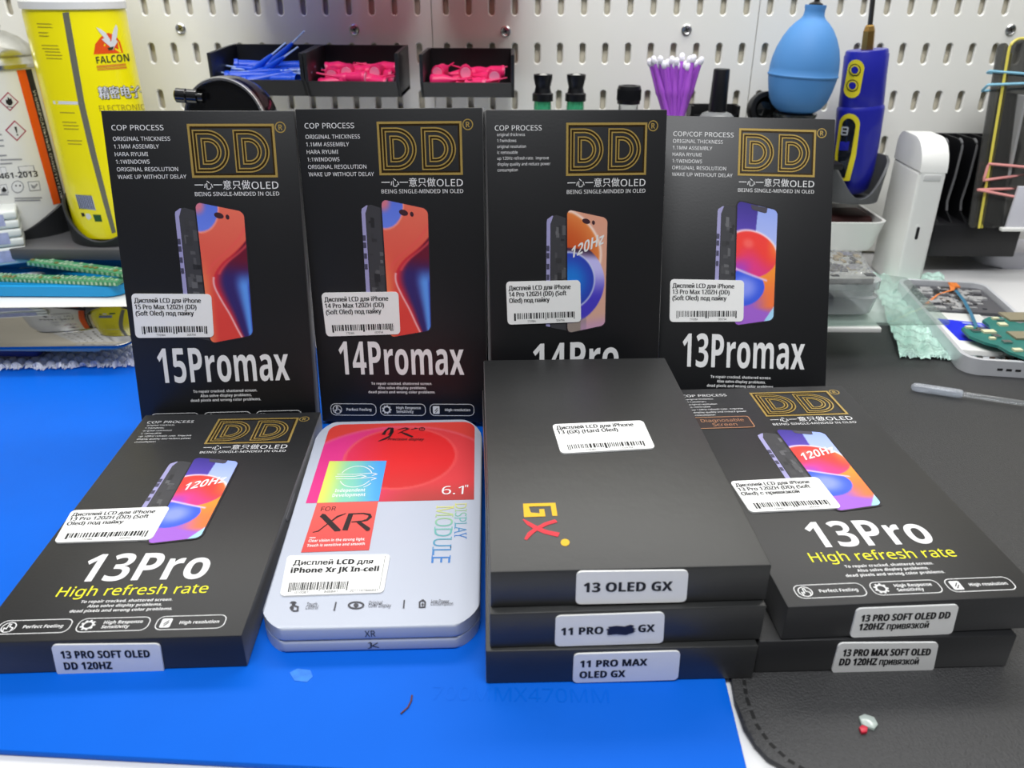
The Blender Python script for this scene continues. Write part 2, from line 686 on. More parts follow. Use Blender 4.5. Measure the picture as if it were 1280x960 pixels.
# ------------------------------------------------------------------ mats (their tops lie at z = 0)
M_blue = mat('blue_silicone', (0, 97, 212), 0.5, spec=0.15, var=(25, 0.06), bump=(300, 0.05, 0.0003))
c1, c2 = onz(0, 937), onz(440, 960)
r1, r2 = onz(908, 850), onz(935, 960)
dirf = (c2 - c1).normalized()
dirs = (r1 - r2).normalized()
t = ((r2.x - c1.x) * dirs.y - (r2.y - c1.y) * dirs.x) / (dirf.x * dirs.y - dirf.y * dirs.x)
cor = c1 + dirf * t
back = 5.35
poly = [((c1 - dirf * 2.2).x, (c1 - dirf * 2.2).y), (cor.x - 0.05, cor.y), (cor.x, cor.y + 0.05)]
pr = r2 + dirs * ((back - r2.y) / dirs.y)
poly += [(pr.x, pr.y), ((c1 - dirf * 2.2).x, back)]
root = thing('silicone_mat', 'bright blue silicone work mat under the front row of boxes and the tin', 'mat', (-0.5, 3.5, -0.03))
mb = MB()
P0 = Vector((-0.5, 3.5, -0.03))
mb.prism([(a - P0.x, b - P0.y) for a, b in poly], lambda a, b, h: Vector((a, b, h)), 0.0, 0.03, bevel=0.008)
mb.build('mat_sheet', M_blue, root)
# raised size marking of the mat
e0, e1, e2 = onz(537, 875), onz(762, 879), onz(540, 858)
mb = MB()
dx = (e1 - e0)
L = dx.length
dx.normalize()
dy = Vector((-dx.y, dx.x, 0))
v, f = text_shape('700MMX470MM', 0.0, 3)
x1 = max(p[0] for p in v)
hgt = (e2 - e0).length
bmv = [e0 - P0 + dx * (p[0] / x1 * L) + dy * (p[1] / CAPH * hgt) + Vector((0, 0, 0.0)) for p in v]
mb.add([Vector((p.x, p.y, 0.0312)) for p in bmv], f)
ob = mb.build('raised_marking', mat('blue_silicone_relief', (0, 97, 212), 0.5, spec=0.15), root, recalc=False)

M_leath = mat('black_grained_leather', (50, 50, 51), 0.55, spec=0.7, bump=(1200, 0.8, 0.0006), var=(700, 0.45))
root = thing('desk_pad', 'black grained leather desk pad with stitched edge to the right of the blue mat', 'mat', (2.5, 3.5, -0.03))
P0 = Vector((2.5, 3.5, -0.03))
lp = [onz(*q) for q in ((915, 850), (919, 875), (930, 908), (944, 930), (960, 947), (990, 964), (1020, 976), (1060, 985))]
lp = [(p.x, p.y) for p in lp]
ylow = lp[-1][1]
poly = [(lp[0][0], 5.9)] + lp + [(5.2, ylow - 0.05), (5.2, 5.9)]
mb = MB()
mb.prism([(a - P0.x, b - P0.y) for a, b in poly], lambda a, b, h: Vector((a, b, h)), 0.0, 0.03, bevel=0.012)
mb.build('pad_sheet', M_leath, root)
mb = MB()
inner = [onz(*q) for q in ((930, 850), (933, 872), (945, 905), (962, 929), (985, 950), (1012, 966), (1060, 979))]
for a, b in zip(inner, inner[1:]):
    n = max(2, int((b - a).length / 0.055))
    for i in range(n):
        p, q = a.lerp(b, i / n), a.lerp(b, (i + 0.62) / n)
        d_stroke(mb, [(p.x, p.y), (q.x, q.y)], 0.014, lambda a_, b_: Vector((a_ - P0.x, b_ - P0.y, 0.0312)))
mb.build('stitching', mat('dark_thread', (12, 12, 13), 0.7), root)


# ------------------------------------------------------------------ display boxes
BW, BH, BT = 1.0, 1.781, 0.161
GW, GH, GT = 1.025, 1.809, 0.166
K = 1.0065


def wpA(s, t):
    c = mixc((232, 110, 88), (222, 66, 58), t * 1.2)
    c = mixc(c, (240, 120, 80), sst(0.25, 0, s) * sst(0.3, 0.6, t))
    dd_ = math.hypot(s / 0.46, t / 0.2)
    if dd_ < 1:
        c = mixc((92, 118, 222), (104, 130, 232), t * 5)
        c = mixc(c, (224, 120, 130), sst(0.55, 0.2, dd_) * 0.9)
    elif dd_ < 1.06:
        c = (246, 150, 130)
    b = cinterp([(0.14, 1.15), (0.24, 0.96), (0.33, 0.72), (0.42, 0.42), (0.5, 0.25), (0.58, 0.22), (0.68, 0.33), (0.8, 0.5), (0.92, 0.64), (1, 0.74)], t)
    if s > b:
        q = (s - b) / max(0.05, 1 - b)
        dark = mixc((104, 16, 44), (50, 36, 104), sst(0.36, 0.54, t))
        c = mixc((214, 44, 56), dark, sst(0, 0.35, q))
        c = mixc(c, (92, 152, 236), sst(0.5, 0.85, q) * sst(0.44, 0.6, t))
        c = mixc(c, (60, 84, 190), sst(0.9, 1, q) * sst(0.5, 0.62, t))
    if t > 0.52 and abs(s - b) < 0.035:
        c = mixc((246, 196, 200), c, abs(s - b) / 0.035)
    for b2, k_ in ((b - 0.16, 0.6), (b + 0.1, 0.8)):
        if 0.12 < t < 0.5 and abs(s - b2) < 0.05:
            c = mixc(c, (236, 84, 84), k_ * (1 - abs(s - b2) / 0.05))
    return c


def wpB(s, t):
    c = mixc((222, 158, 132), (216, 170, 150), t)
    d0 = math.hypot((s + 0.1) / 0.95, (t - 0.34) / 0.34)
    if d0 < 1 and t < 0.45:
        c = mixc((196, 78, 30), (232, 138, 72), d0 ** 2)
    if abs(d0 - 1) < 0.06 and t < 0.5:
        c = mixc((250, 226, 214), c, abs(d0 - 1) / 0.06)
    d = math.hypot((s - 0.08) / 0.62, (t - 0.57) / 0.235)
    d2 = math.hypot((s - 0.1) / 0.86, (t - 0.59) / 0.34)
    if d2 < 1 and t > 0.3:
        c = mixc((196, 190, 244), (70, 58, 190), sst(0.45, 0.75, t))
        c = mixc(c, (60, 36, 60), sst(0.4, 0.3, t))
    if d < 1:
        c = mixc((28, 120, 214), (44, 66, 178), sst(0.2, 1, d))
    if abs(d - 1) < 0.05:
        c = mixc((206, 212, 240), c, abs(d - 1) / 0.05)
    if t > 0.88 and s < 0.5:
        c = mixc(c, (150, 136, 128), sst(0.88, 0.93, t))
    if t > 0.86 and s > 0.35:
        c = mixc(c, (196, 150, 196), sst(0.86, 1, t) * 0.7)
    return c


def wpC(s, t):
    c = mixc((150, 170, 240), (176, 190, 246), t * 3)
    if s < 0.52 - 0.2 * t and t < 0.28:
        c = mixc((58, 44, 138), (88, 66, 176), t * 4)
    d = math.hypot((s - 0.36) / 0.68, (t - 0.42) / 0.2)
    if t > 0.4:
        c = mixc((250, 150, 44), (246, 120, 60), sst(0.5, 0.8, t))
        c = mixc(c, (160, 96, 206), sst(0.95, 0.35, s) * sst(0.66, 0.86, t) + sst(0.86, 0.95, t))
    if d < 1:
        c = mixc((244, 60, 52), (226, 52, 130), sst(0.36, 0.58, t + 0.06 * math.sin(s * 5)))
        c = mixc(c, (170, 62, 190), sst(0.5, 0.1, s) * sst(0.42, 0.56, t))
        c = mixc(c, (252, 120, 50), sst(0.7, 1.0, s) * sst(0.55, 0.3, t))
        e = math.hypot((s - 0.3) / 0.2, (t - 0.33) / 0.06)
        c = mixc(c, (255, 120, 110), 0.6 * sst(1, 0.2, e))
    if 0.94 < d < 1.07 and t < 0.44:
        c = mixc((252, 226, 236), c, abs(d - 1) / 0.07)
    d = math.hypot((s - 0.22) / 0.52, (t - 0.7) / 0.15)
    if d < 1 and t > 0.53 + 0.14 * s:
        c = mixc((134, 150, 246), (58, 92, 226), sst(0.2, 0.9, d))
    if t > 0.5 and abs(t - (0.545 + 0.12 * s)) < 0.016 and s < 0.8:
        c = mixc((240, 200, 236), c, abs(t - (0.545 + 0.12 * s)) / 0.016)
    if t > 1.38 - 0.5 * s:
        c = mixc((128, 196, 244), (170, 220, 250), s)
    return c


UP = ['ORIGINAL THICKNESS', '1.1MM ASSEMBLY', 'HARA RYUMI', '1:1WINDOWS', 'ORIGINAL RESOLUTION', 'WAKE UP WITHOUT DELAY']
UPR = [0.34, 0.278, 0.216, 0.22, 0.364, 0.403]
LO = ['original thickness', '1:1windows', 'original resolution', 'ic removable', 'up 120Hz refresh rate:  improve', 'display quality and reduce power', 'consumption']
LOR = [0.207, 0.16, 0.212, 0.167, 0.338, 0.347, 0.166]


def sticker(mb, ink, c4, lines, seed, mp3, r=0.05, asp=1.9):
    """mp3(a,b,lift)"""
    q0 = quadmap(c4, lambda a, b: mp3(a, b, 0.0))
    q1 = quadmap(c4, lambda a, b: mp3(a, b, 0.0075))
    qi = quadmap(c4, lambda a, b: mp3(a, b, 0.0083))
    poly = rrect(0, 0, 1, 1, r, 5, r * asp)
    n = len(poly)
    vs = [q0(*p) for p in poly] + [q1(*p) for p in poly]
    mb.add(vs, [tuple(range(n, 2 * n))] + [(i, (i + 1) % n, n + (i + 1) % n, n + i) for i in range(n)])
    for ln in lines:
        body, a0, a1, b0, cap = ln[:5]
        d_text(ink, body, a0, a1, b0, cap, qi, 0, bold=ln[5] if len(ln) > 5 else 0.0)
        d_text(ink, body, a0 + 0.006, a1 + 0.006, b0, cap, quadmap(c4, lambda a, b: mp3(a, b, 0.0088)), 0, bold=ln[5] if len(ln) > 5 else 0.0)
    if seed:
        d_barcode(ink, 0.09, 0.92, 0.74, 0.88, qi, seed)
        d_text(ink, '770984', 0.27, 0.38, 0.965, 0.05, qi, 0)
        d_text(ink, '009794', 0.66, 0.77, 0.965, 0.05, qi, 0)


def shelf_sticker(px4, lines, seed, M, mp3, parent, fn):
    c4 = [fn(*p) for p in px4]
    a, b = MB(), MB()
    sticker(a, b, c4, lines, seed, mp3)
    st = a.build('price_sticker', M_sticker, parent)
    b.build('sticker_print', M_ink, st)
    return st


def standing_frame(x, y, yaw, lean, r):
    yaw, lean, r = map(math.radians, (yaw, lean, r))
    Rz = Matrix.Rotation(yaw, 3, 'Z')
    Rx = Matrix.Rotation(-lean, 3, 'X')
    Ry = Matrix.Rotation(-r, 3, 'Y')
    off = Rz @ Rx @ Vector((0.5 - 0.5 * math.cos(r), 0, -0.5 * math.sin(r)))
    M = (Rz @ Rx @ Ry).to_4x4()
    M.translation = Vector((x, y, BT * math.sin(lean) + 0.5 * abs(math.sin(r)) + 0.001)) + off
    return M


def flat_frame(x, y, yaw, ztop, H):
    M = (Matrix.Rotation(math.radians(yaw), 3, 'Z') @ Matrix.Rotation(math.radians(-90), 3, 'X')).to_4x4()
    M.translation = Vector((x, y, ztop))
    return M


def dd_box(M, label, group, cop, cop_r, cop_b, small, model, scr, wp, hz, stick, end=None, high=False, diag=False, seed=1, notch=None):
    root = thing('display_box', label, 'box', M=M, group=group)
    H = BH

    def mp3(u, d, lift):
        return Vector((u, -lift, H - d))
    P = lambda u, d: mp3(u, d * K, 0.0012)
    P2 = lambda u, d: mp3(u, d * K, 0.0024)
    Pt = lambda u, d: mp3(u, d * K, 0.0036)
    mb = MB()
    mb.box(0, BW, 0, BT, 0, BH, r=0.006)
    mb.build('carton', M_black_card, root)
    # thumb notches on the long sides
    for x, sg in ((0, -1), (BW, 1)):
        nb = MB()
        pts = [(0.0, H / 2 - 0.11)] + arc(0.0, H / 2, 0.055, 0.11, -90, 90, 10)
        nb.prism([(0.03 + a, b) for a, b in arc(0.0, H / 2, 0.05, 0.105, -90, 90, 12)], lambda a, b, h: Vector((x + sg * h, a, b)), -0.004, 0.0015)
        part_label(nb.build('thumb_notch', M_grey, root), 'grey half-round thumb notch')
    # white printing
    mb = MB()
    d_text(mb, cop, 0.045 if cop_b < .12 else .046, cop_r, cop_b, 0.0265, P, 0)
    if small:
        for i, (tx, r) in enumerate(zip(LO, LOR)):
            d_text(mb, tx, 0.056, r, 0.133 + i * 0.0302, 0.0155, P, 0)
    else:
        st = 0.151 if cop_b < 0.11 else 0.159
        for i, (tx, r) in enumerate(zip(UP, UPR)):
            d_text(mb, tx, 0.045, r, st + i * 0.0388, 0.0205, P, 0)
    mb.build('process_text', M_white, root)
    mb = MB()
    d_text(mb, '一心一意只做', 0.442, 0.738, 0.399, 0.037, P, 0)
    d_text(mb, 'OLED', 0.744, 0.887, 0.401, 0.037, P, 0, bold=0.004)
    d_text(mb, 'BEING SINGLE-MINDED IN OLED', 0.439, 0.888, 0.437, 0.0205, P, 0)
    mb.build('motto_text', M_white, root)
    mb = MB()
    name, n0, n1, nb_, nc = model
    d_text(mb, name, n0, n1, nb_, nc, P, 0, bold=0.035, res=4)
    mb.build('model_name', M_white, root)
    mb = MB()
    rp = 1.567 if high else 1.536
    for i, (tx, a0, a1) in enumerate((('To repair cracked, shattered screen.', 0.312, 0.673), ('Also solve display problems,', 0.35, 0.64), ('dead pixels and wrong color problems.', 0.292, 0.69))):
        d_text(mb, tx, a0, a1, rp + i * 0.0265, 0.0155, P, 0, bold=0.014)
    mb.build('repair_text', M_white, root)
    mb = MB()
    for i, (a0, a1) in enumerate(((0.058, 0.33), (0.357, 0.627), (0.655, 0.918))):
        d_stroke(mb, rrect(a0, 1.656, a1, 1.728, 0.027, 5), 0.0034, P, 0, closed=True)
    d_stroke(mb, arc(0.097, 1.692, 0.026, 0.026, 0, 350, 18), 0.004, P, 0, closed=True)
    d_stroke(mb, [(0.085, 1.712), (0.082, 1.695), (0.092, 1.7), (0.092, 1.675), (0.1, 1.675), (0.1, 1.69), (0.114, 1.695), (0.112, 1.712)], 0.004, P, 0)
    d_text(mb, 'Perfect Feeling', 0.152, 0.302, 1.7, 0.0165, P, 0, bold=0.014)
    d_stroke(mb, arc(0.395, 1.692, 0.019, 0.019, 0, 340, 17), 0.0075, P, 0, closed=True)
    for k in range(9):
        a = math.radians(40 * k)
        d_stroke(mb, [(0.395 + 0.02 * math.cos(a), 1.692 + 0.02 * math.sin(a)), (0.395 + 0.028 * math.cos(a), 1.692 + 0.028 * math.sin(a))], 0.008, P, 0)
    d_text(mb, 'High Response', 0.452, 0.6, 1.688, 0.0165, P, 0, bold=0.014)
    d_text(mb, 'Sensitivity', 0.452, 0.556, 1.712, 0.0165, P, 0, bold=0.014)
    d_poly(mb, rrect(0.672, 1.668, 0.712, 1.717, 0.006, 3), P, 0)
    d_stroke(mb, [(0.684, 1.7), (0.7, 1.68)], 0.004, P2, 1)
    d_stroke(mb, [(0.687, 1.71), (0.703, 1.69)], 0.004, P2, 1)
    d_text(mb, 'High resolution', 0.744, 0.895, 1.7, 0.0165, P, 0, bold=0.014)
    mb.build('feature_badges', [M_white, M_ink], root)
    if high:
        mb = MB()
        d_text(mb, 'High refresh rate', 0.195, 0.797, 1.525, 0.056, P, 0, res=4)
        part_label(mb.build('slogan_print', M_yellow, root), 'yellow slogan line')
    # gold logo
    mb = MB()
    e0, e1, f0, f1 = 0.434, 0.888, 0.0665, 0.3415
    fr = lambda i: [(e0 + i, f0 + i), (e1 - i, f0 + i), (e1 - i, f1 - i), (e0 + i, f1 - i)]
    d_stroke(mb, fr(0.006), 0.0125, P, 0, closed=True)
    d_stroke(mb, fr(0.016), 0.009, P, 1, closed=True)

    def dee(x, o):
        r = 0.1105 - o
        return [(x + o, 0.0955 + o), (x + 0.077, 0.0955 + o)] + arc(x + 0.077, 0.206, r, r, -85, 85, 20) + [(x + 0.077, 0.3165 - o), (x + o, 0.3165 - o)]
    for x in (0.456, 0.668):
        d_stroke(mb, dee(x, 0.0125), 0.02, P, 1, closed=True)
        d_stroke(mb, dee(x, 0.0525), 0.016, P, 1, closed=True)
        for o_ in (0.004, 0.0215, 0.045, 0.061):
            d_stroke(mb, dee(x, o_), 0.0068, P2, 0, closed=True)
    d_stroke(mb, arc(0.921, 0.084, 0.026, 0.026, 0, 350, 24), 0.0055, P, 0, closed=True)
    d_text(mb, 'R', 0.911, 0.932, 0.098, 0.028, P, 0, bold=0.01)
    part_label(mb.build('gold_logo', [M_gold, M_golddark], root), 'gold foil double letter logo in a frame')
    if diag:
        mb = MB()
        d_poly(mb, rrect(0.03, 0.333, 0.335, 0.45, 0.014, 3), P, 1)
        d_stroke(mb, rrect(0.03, 0.333, 0.335, 0.45, 0.014, 3), 0.006, P2, 0, closed=True)
        d_text(mb, 'Diagnosable', 0.07, 0.3, 0.385, 0.03, P2, 0, bold=0.0)
        d_text(mb, 'Screen', 0.12, 0.25, 0.43, 0.03, P2, 0, bold=0.0)
        part_label(mb.build('badge', [M_copper, M_brown], root), 'brown badge with copper frame')
    # phone picture
    mb = MB()
    mb.col = {}
    (tlx, tly), (trx, try_), (brx, bry), (blx, bly) = scr
    lav, dk = lin((158, 154, 198)), lin((60, 60, 64))
    ot = tly + 0.055

    def cpoly(pts, c, lift):
        o = mb.add([mp3(u, d * K, lift) for u, d in pts], [tuple(range(len(pts)))])
        for i in range(len(pts)):
            mb.col[o + i] = c
    cpoly([(tlx - 0.115, ot + 0.012), (tlx - 0.112, ot - 0.004), (tlx - 0.085, ot - 0.022), (tlx - 0.07, ot - 0.022), (tlx - 0.094, ot + 0.02), (tlx - 0.096, bly - 0.04), (tlx - 0.12, bly - 0.045)], lav, 0.0012)
    cpoly([(tlx - 0.093, ot + 0.02), (tlx - 0.078, ot - 0.022), (tlx - 0.06, ot - 0.026), (tlx + 0.02, ot), (tlx + 0.02, bly - 0.01), (tlx - 0.09, bly - 0.035)], dk, 0.0018)
    rnd = random.Random(seed)
    for i in range(26):
        a, b = rnd.uniform(tlx - 0.085, tlx - 0.02), rnd.uniform(ot + 0.02, bly - 0.1)
        g = rnd.randint(34, 104)
        w_, h_ = rnd.uniform(0.012, 0.035), rnd.uniform(0.012, 0.06)
        cpoly([(a, b), (a + w_, b + 0.004), (a + w_, b + h_), (a, b + h_)], lin((g, g, g + 3)), 0.0024 + 0.00002 * i)
    for b in (0.14, 0.18, 0.24, 0.3):
        cpoly([(tlx - 0.116, ot + b), (tlx - 0.1, ot + b), (tlx - 0.1, ot + b + 0.03), (tlx - 0.116, ot + b + 0.03)], lin((70, 68, 92)), 0.0024)
    e = 0.008
    bq = quadmap([(tlx - e, tly - e), (trx + e, try_ - e), (brx + e, bry + e), (blx - e, bly + e)], lambda a, b: mp3(a, b * K, 0.0032))
    d_grid(mb, bq, lambda s, t: (34, 30, 36), 12, 24, 0.13, 0.37)
    sq = quadmap(scr, lambda a, b: mp3(a, b * K, 0.004))
    d_grid(mb, sq, wp, 60, 130, 0.12, 0.36)
    qn = quadmap(scr, lambda a, b: mp3(a, b * K, 0.0048))
    o = len(mb.v)
    if wp is wpC:
        d_poly(mb, [(0.33, 0.005), (0.75, 0.0), (0.73, 0.042), (0.68, 0.05), (0.42, 0.045), (0.36, 0.04)], qn)
        c_ = lin((70, 66, 78))
    else:
        d_poly(mb, arc(0.47, 0.064, 0.1, 0.022, 0, 360, 16)[:-1], qn)
        d_poly(mb, arc(0.65, 0.064, 0.04, 0.019, 0, 360, 12)[:-1], qn)
        c_ = lin((62, 34, 44))
    for i in range(o, len(mb.v)):
        mb.col[i] = c_
    pc = mb.build('phone_picture', M_pic, root)
    if hz:
        tb = MB()
        d_text(tb, '120Hz', hz[0], hz[1], hz[2], 0.062, lambda u, d: mp3(u, d * K, 0.0056), 0, bold=0.03, slope=hz[3], shear=0.1)
        tb.build('picture_lettering', M_white, pc)
    fn = lambda px, py: (lambda p: (p.x, H - p.z))(onplane(px, py, M))
    shelf_sticker(stick[0], stick[1], seed * 7 + 3, M, mp3, root, fn)
    if end:
        fe = lambda px, py: (lambda p: (p.x, p.y))(onlocalz(px, py, M))
        mpe = lambda a, b, l: Vector((a, b, -l))
        a, b = MB(), MB()
        sticker(a, b, [fe(*p) for p in end[0]], end[1], 0, mpe, 0.05, 2.4)
        st = a.build('end_sticker', M_sticker, root)
        b.build('sticker_print', M_ink, st)
    return root


def three(a, b, c, ra=0.86, rb=0.8, rc=0.76):
    return [(a, 0.03, ra, 0.2, 0.105), (b, 0.03, rb, 0.345, 0.105), (c, 0.03, rc, 0.49, 0.105)]


SCR_A = [(0.436, 0.468), (0.69, 0.522), (0.68, 1.205), (0.44, 1.247)]
SCR_B = [(0.441, 0.52), (0.672, 0.572), (0.668, 1.175), (0.447, 1.212)]
SCR_C = [(0.437, 0.49), (0.676, 0.542), (0.672, 1.185), (0.444, 1.222)]
SCR_D = [(0.432, 0.482), (0.668, 0.53), (0.662, 1.162), (0.442, 1.198)]
GS = 'display boxes standing in the back row'
PAIK = 'Дисплей LCD для iPhone'
dd_box(standing_frame(-2.149, 4.021, 4.301, 11.459, -0.276), 'black standing display box printed 15Promax, leftmost of the back row', GS,
       'COP PROCESS', 0.312, 0.098, False, ('15Promax', 0.132, 0.866, 1.473, 0.2), SCR_A, wpA, None,
       ([(164.4, 366.9), (264.4, 367.5), (267.9, 421), (170.2, 422.1)], three(PAIK, '15 Pro Max 120ZH (DD)', '(Soft Oled) под пайку')), seed=1)
dd_box(standing_frame(-1.142, 4.197, -1.817, 8.035, 0.98), 'black standing display box printed 14Promax, behind the white tin', GS,
       'COP PROCESS', 0.312, 0.098, False, ('14Promax', 0.132, 0.866, 1.473, 0.2), SCR_A, wpA, None,
       ([(401.9, 365.9), (498.1, 364.4), (500.7, 417.3), (408.4, 420.2)], three(PAIK, '14 Pro Max 120ZH (DD)', '(Soft Oled) под пайку')), seed=2)
dd_box(standing_frame(-0.114, 4.057, 9.296, 11.506, -0.865), 'black standing display box printed 14Pro with round blue wallpaper phone picture', GS,
       'COP PROCESS', 0.299, 0.105, True, ('14Pro', 0.245, 0.756, 1.45, 0.182), SCR_B, wpB, (0.462, 0.65, 0.79, -0.42),
       ([(632.3, 352.1), (725, 350), (726, 402.1), (634.4, 405.6)], three(PAIK, '14 Pro 120ZH (DD) (Soft', 'Oled) под пайку', 0.86, 0.8, 0.57)), seed=3)
dd_box(standing_frame(0.868, 4.176, -0.482, 24.877, -0.917), 'black standing display box printed 13Promax, rightmost of the back row', GS,
       'COP/COF PROCESS', 0.402, 0.12, False, ('13Promax', 0.14, 0.868, 1.473, 0.196), SCR_C, wpC, None,
       ([(837.7, 349), (929.8, 350.6), (928.8, 402), (836.7, 402.6)], three(PAIK, '13 Pro Max 120ZH (DD)', '(Soft Oled) под пайку')), seed=4)

GF = 'display boxes lying flat in front'
FLM = flat_frame(-2.023, 2.235, 2.723, BT + 0.001, BH)
dd_box(FLM, 'black display box printed 13Pro lying flat on the blue mat left of the white tin', GF,
       'COP PROCESS', 0.303, 0.104, True, ('13Pro', 0.232, 0.762, 1.437, 0.176), SCR_D, wpC, (0.462, 0.645, 0.79, -0.36),
       ([(90.2, 639.4), (213.3, 634.5), (189.9, 675.9), (67.7, 679.8)], three(PAIK, '13 Pro 120ZH (DD) (Soft', 'Oled) под пайку', 0.87, 0.83, 0.6)),
       end=([(64.6, 804.7), (200.4, 803.4), (206.3, 840.2), (72.9, 842.6)], [('13 PRO SOFT OLED', 0.07, 0.89, 0.43, 0.24, 0.02), ('DD 120HZ', 0.08, 0.52, 0.8, 0.24, 0.02)]), high=True, seed=5)
F2M = flat_frame(0.943, 2.265, 2.25, BT + 0.001, BH)
FRM = flat_frame(1.026, 2.272, 3.943, 2 * BT + 0.0035, BH)

# lower box of the right pile: only its end shows
M_ = F2M
root = thing('display_box', 'black display box at the bottom of the right pile, end sticker 13 PRO MAX', 'box', M=M_, group=GF)
mb = MB()
mb.box(0, BW, 0, BT, 0, BH, r=0.006)
mb.build('carton', M_black_card, root)
for x, sg in ((0, -1), (BW, 1)):
    nb = MB()
    nb.prism([(0.03 + a, b) for a, b in arc(0.0, BH / 2, 0.05, 0.105, -90, 90, 12)], lambda a, b, h: Vector((x + sg * h, a, b)), -0.004, 0.0015)
    part_label(nb.build('thumb_notch', M_grey, root), 'grey half-round thumb notch')
a, b = MB(), MB()
fe = lambda px, py: (lambda p: (p.x, p.y))(onlocalz(px, py, F2M))
sticker(a, b, [fe(*p) for p in [(1048, 802.5), (1172.5, 801.7), (1165.2, 837.4), (1038.1, 839.7)]],
        [('13 PRO MAX SOFT OLED', 0.06, 0.93, 0.42, 0.23, 0.02), ('DD 120HZ привязкой', 0.05, 0.83, 0.73, 0.23, 0.02)], 0, lambda a_, b_, l: Vector((a_, b_, -l)), 0.05, 2.4)
st = a.build('end_sticker', M_sticker, root)
b.build('sticker_print', M_ink, st)

dd_box(FRM, 'black display box printed 13Pro lying on top of the right pile', GF,
       'COP PROCESS', 0.297, 0.098, True, ('13Pro', 0.25, 0.762, 1.437, 0.17), SCR_D, wpC, (0.455, 0.645, 0.79, -0.36),
       ([(911.9, 603.1), (1021.6, 597.7), (1052.1, 636.4), (937.3, 641.8)], three(PAIK, '13 Pro 120ZH (DD) (Soft', 'Oled) с привязкой', 0.86, 0.83, 0.67)),
       end=([(1070.4, 759.5), (1197.8, 754.5), (1188.6, 791), (1061.2, 795.5)], [('13 PRO SOFT OLED DD', 0.06, 0.93, 0.44, 0.23, 0.02), ('120HZ привязкой', 0.06, 0.74, 0.74, 0.23, 0.02)]), high=True, diag=True, seed=6)

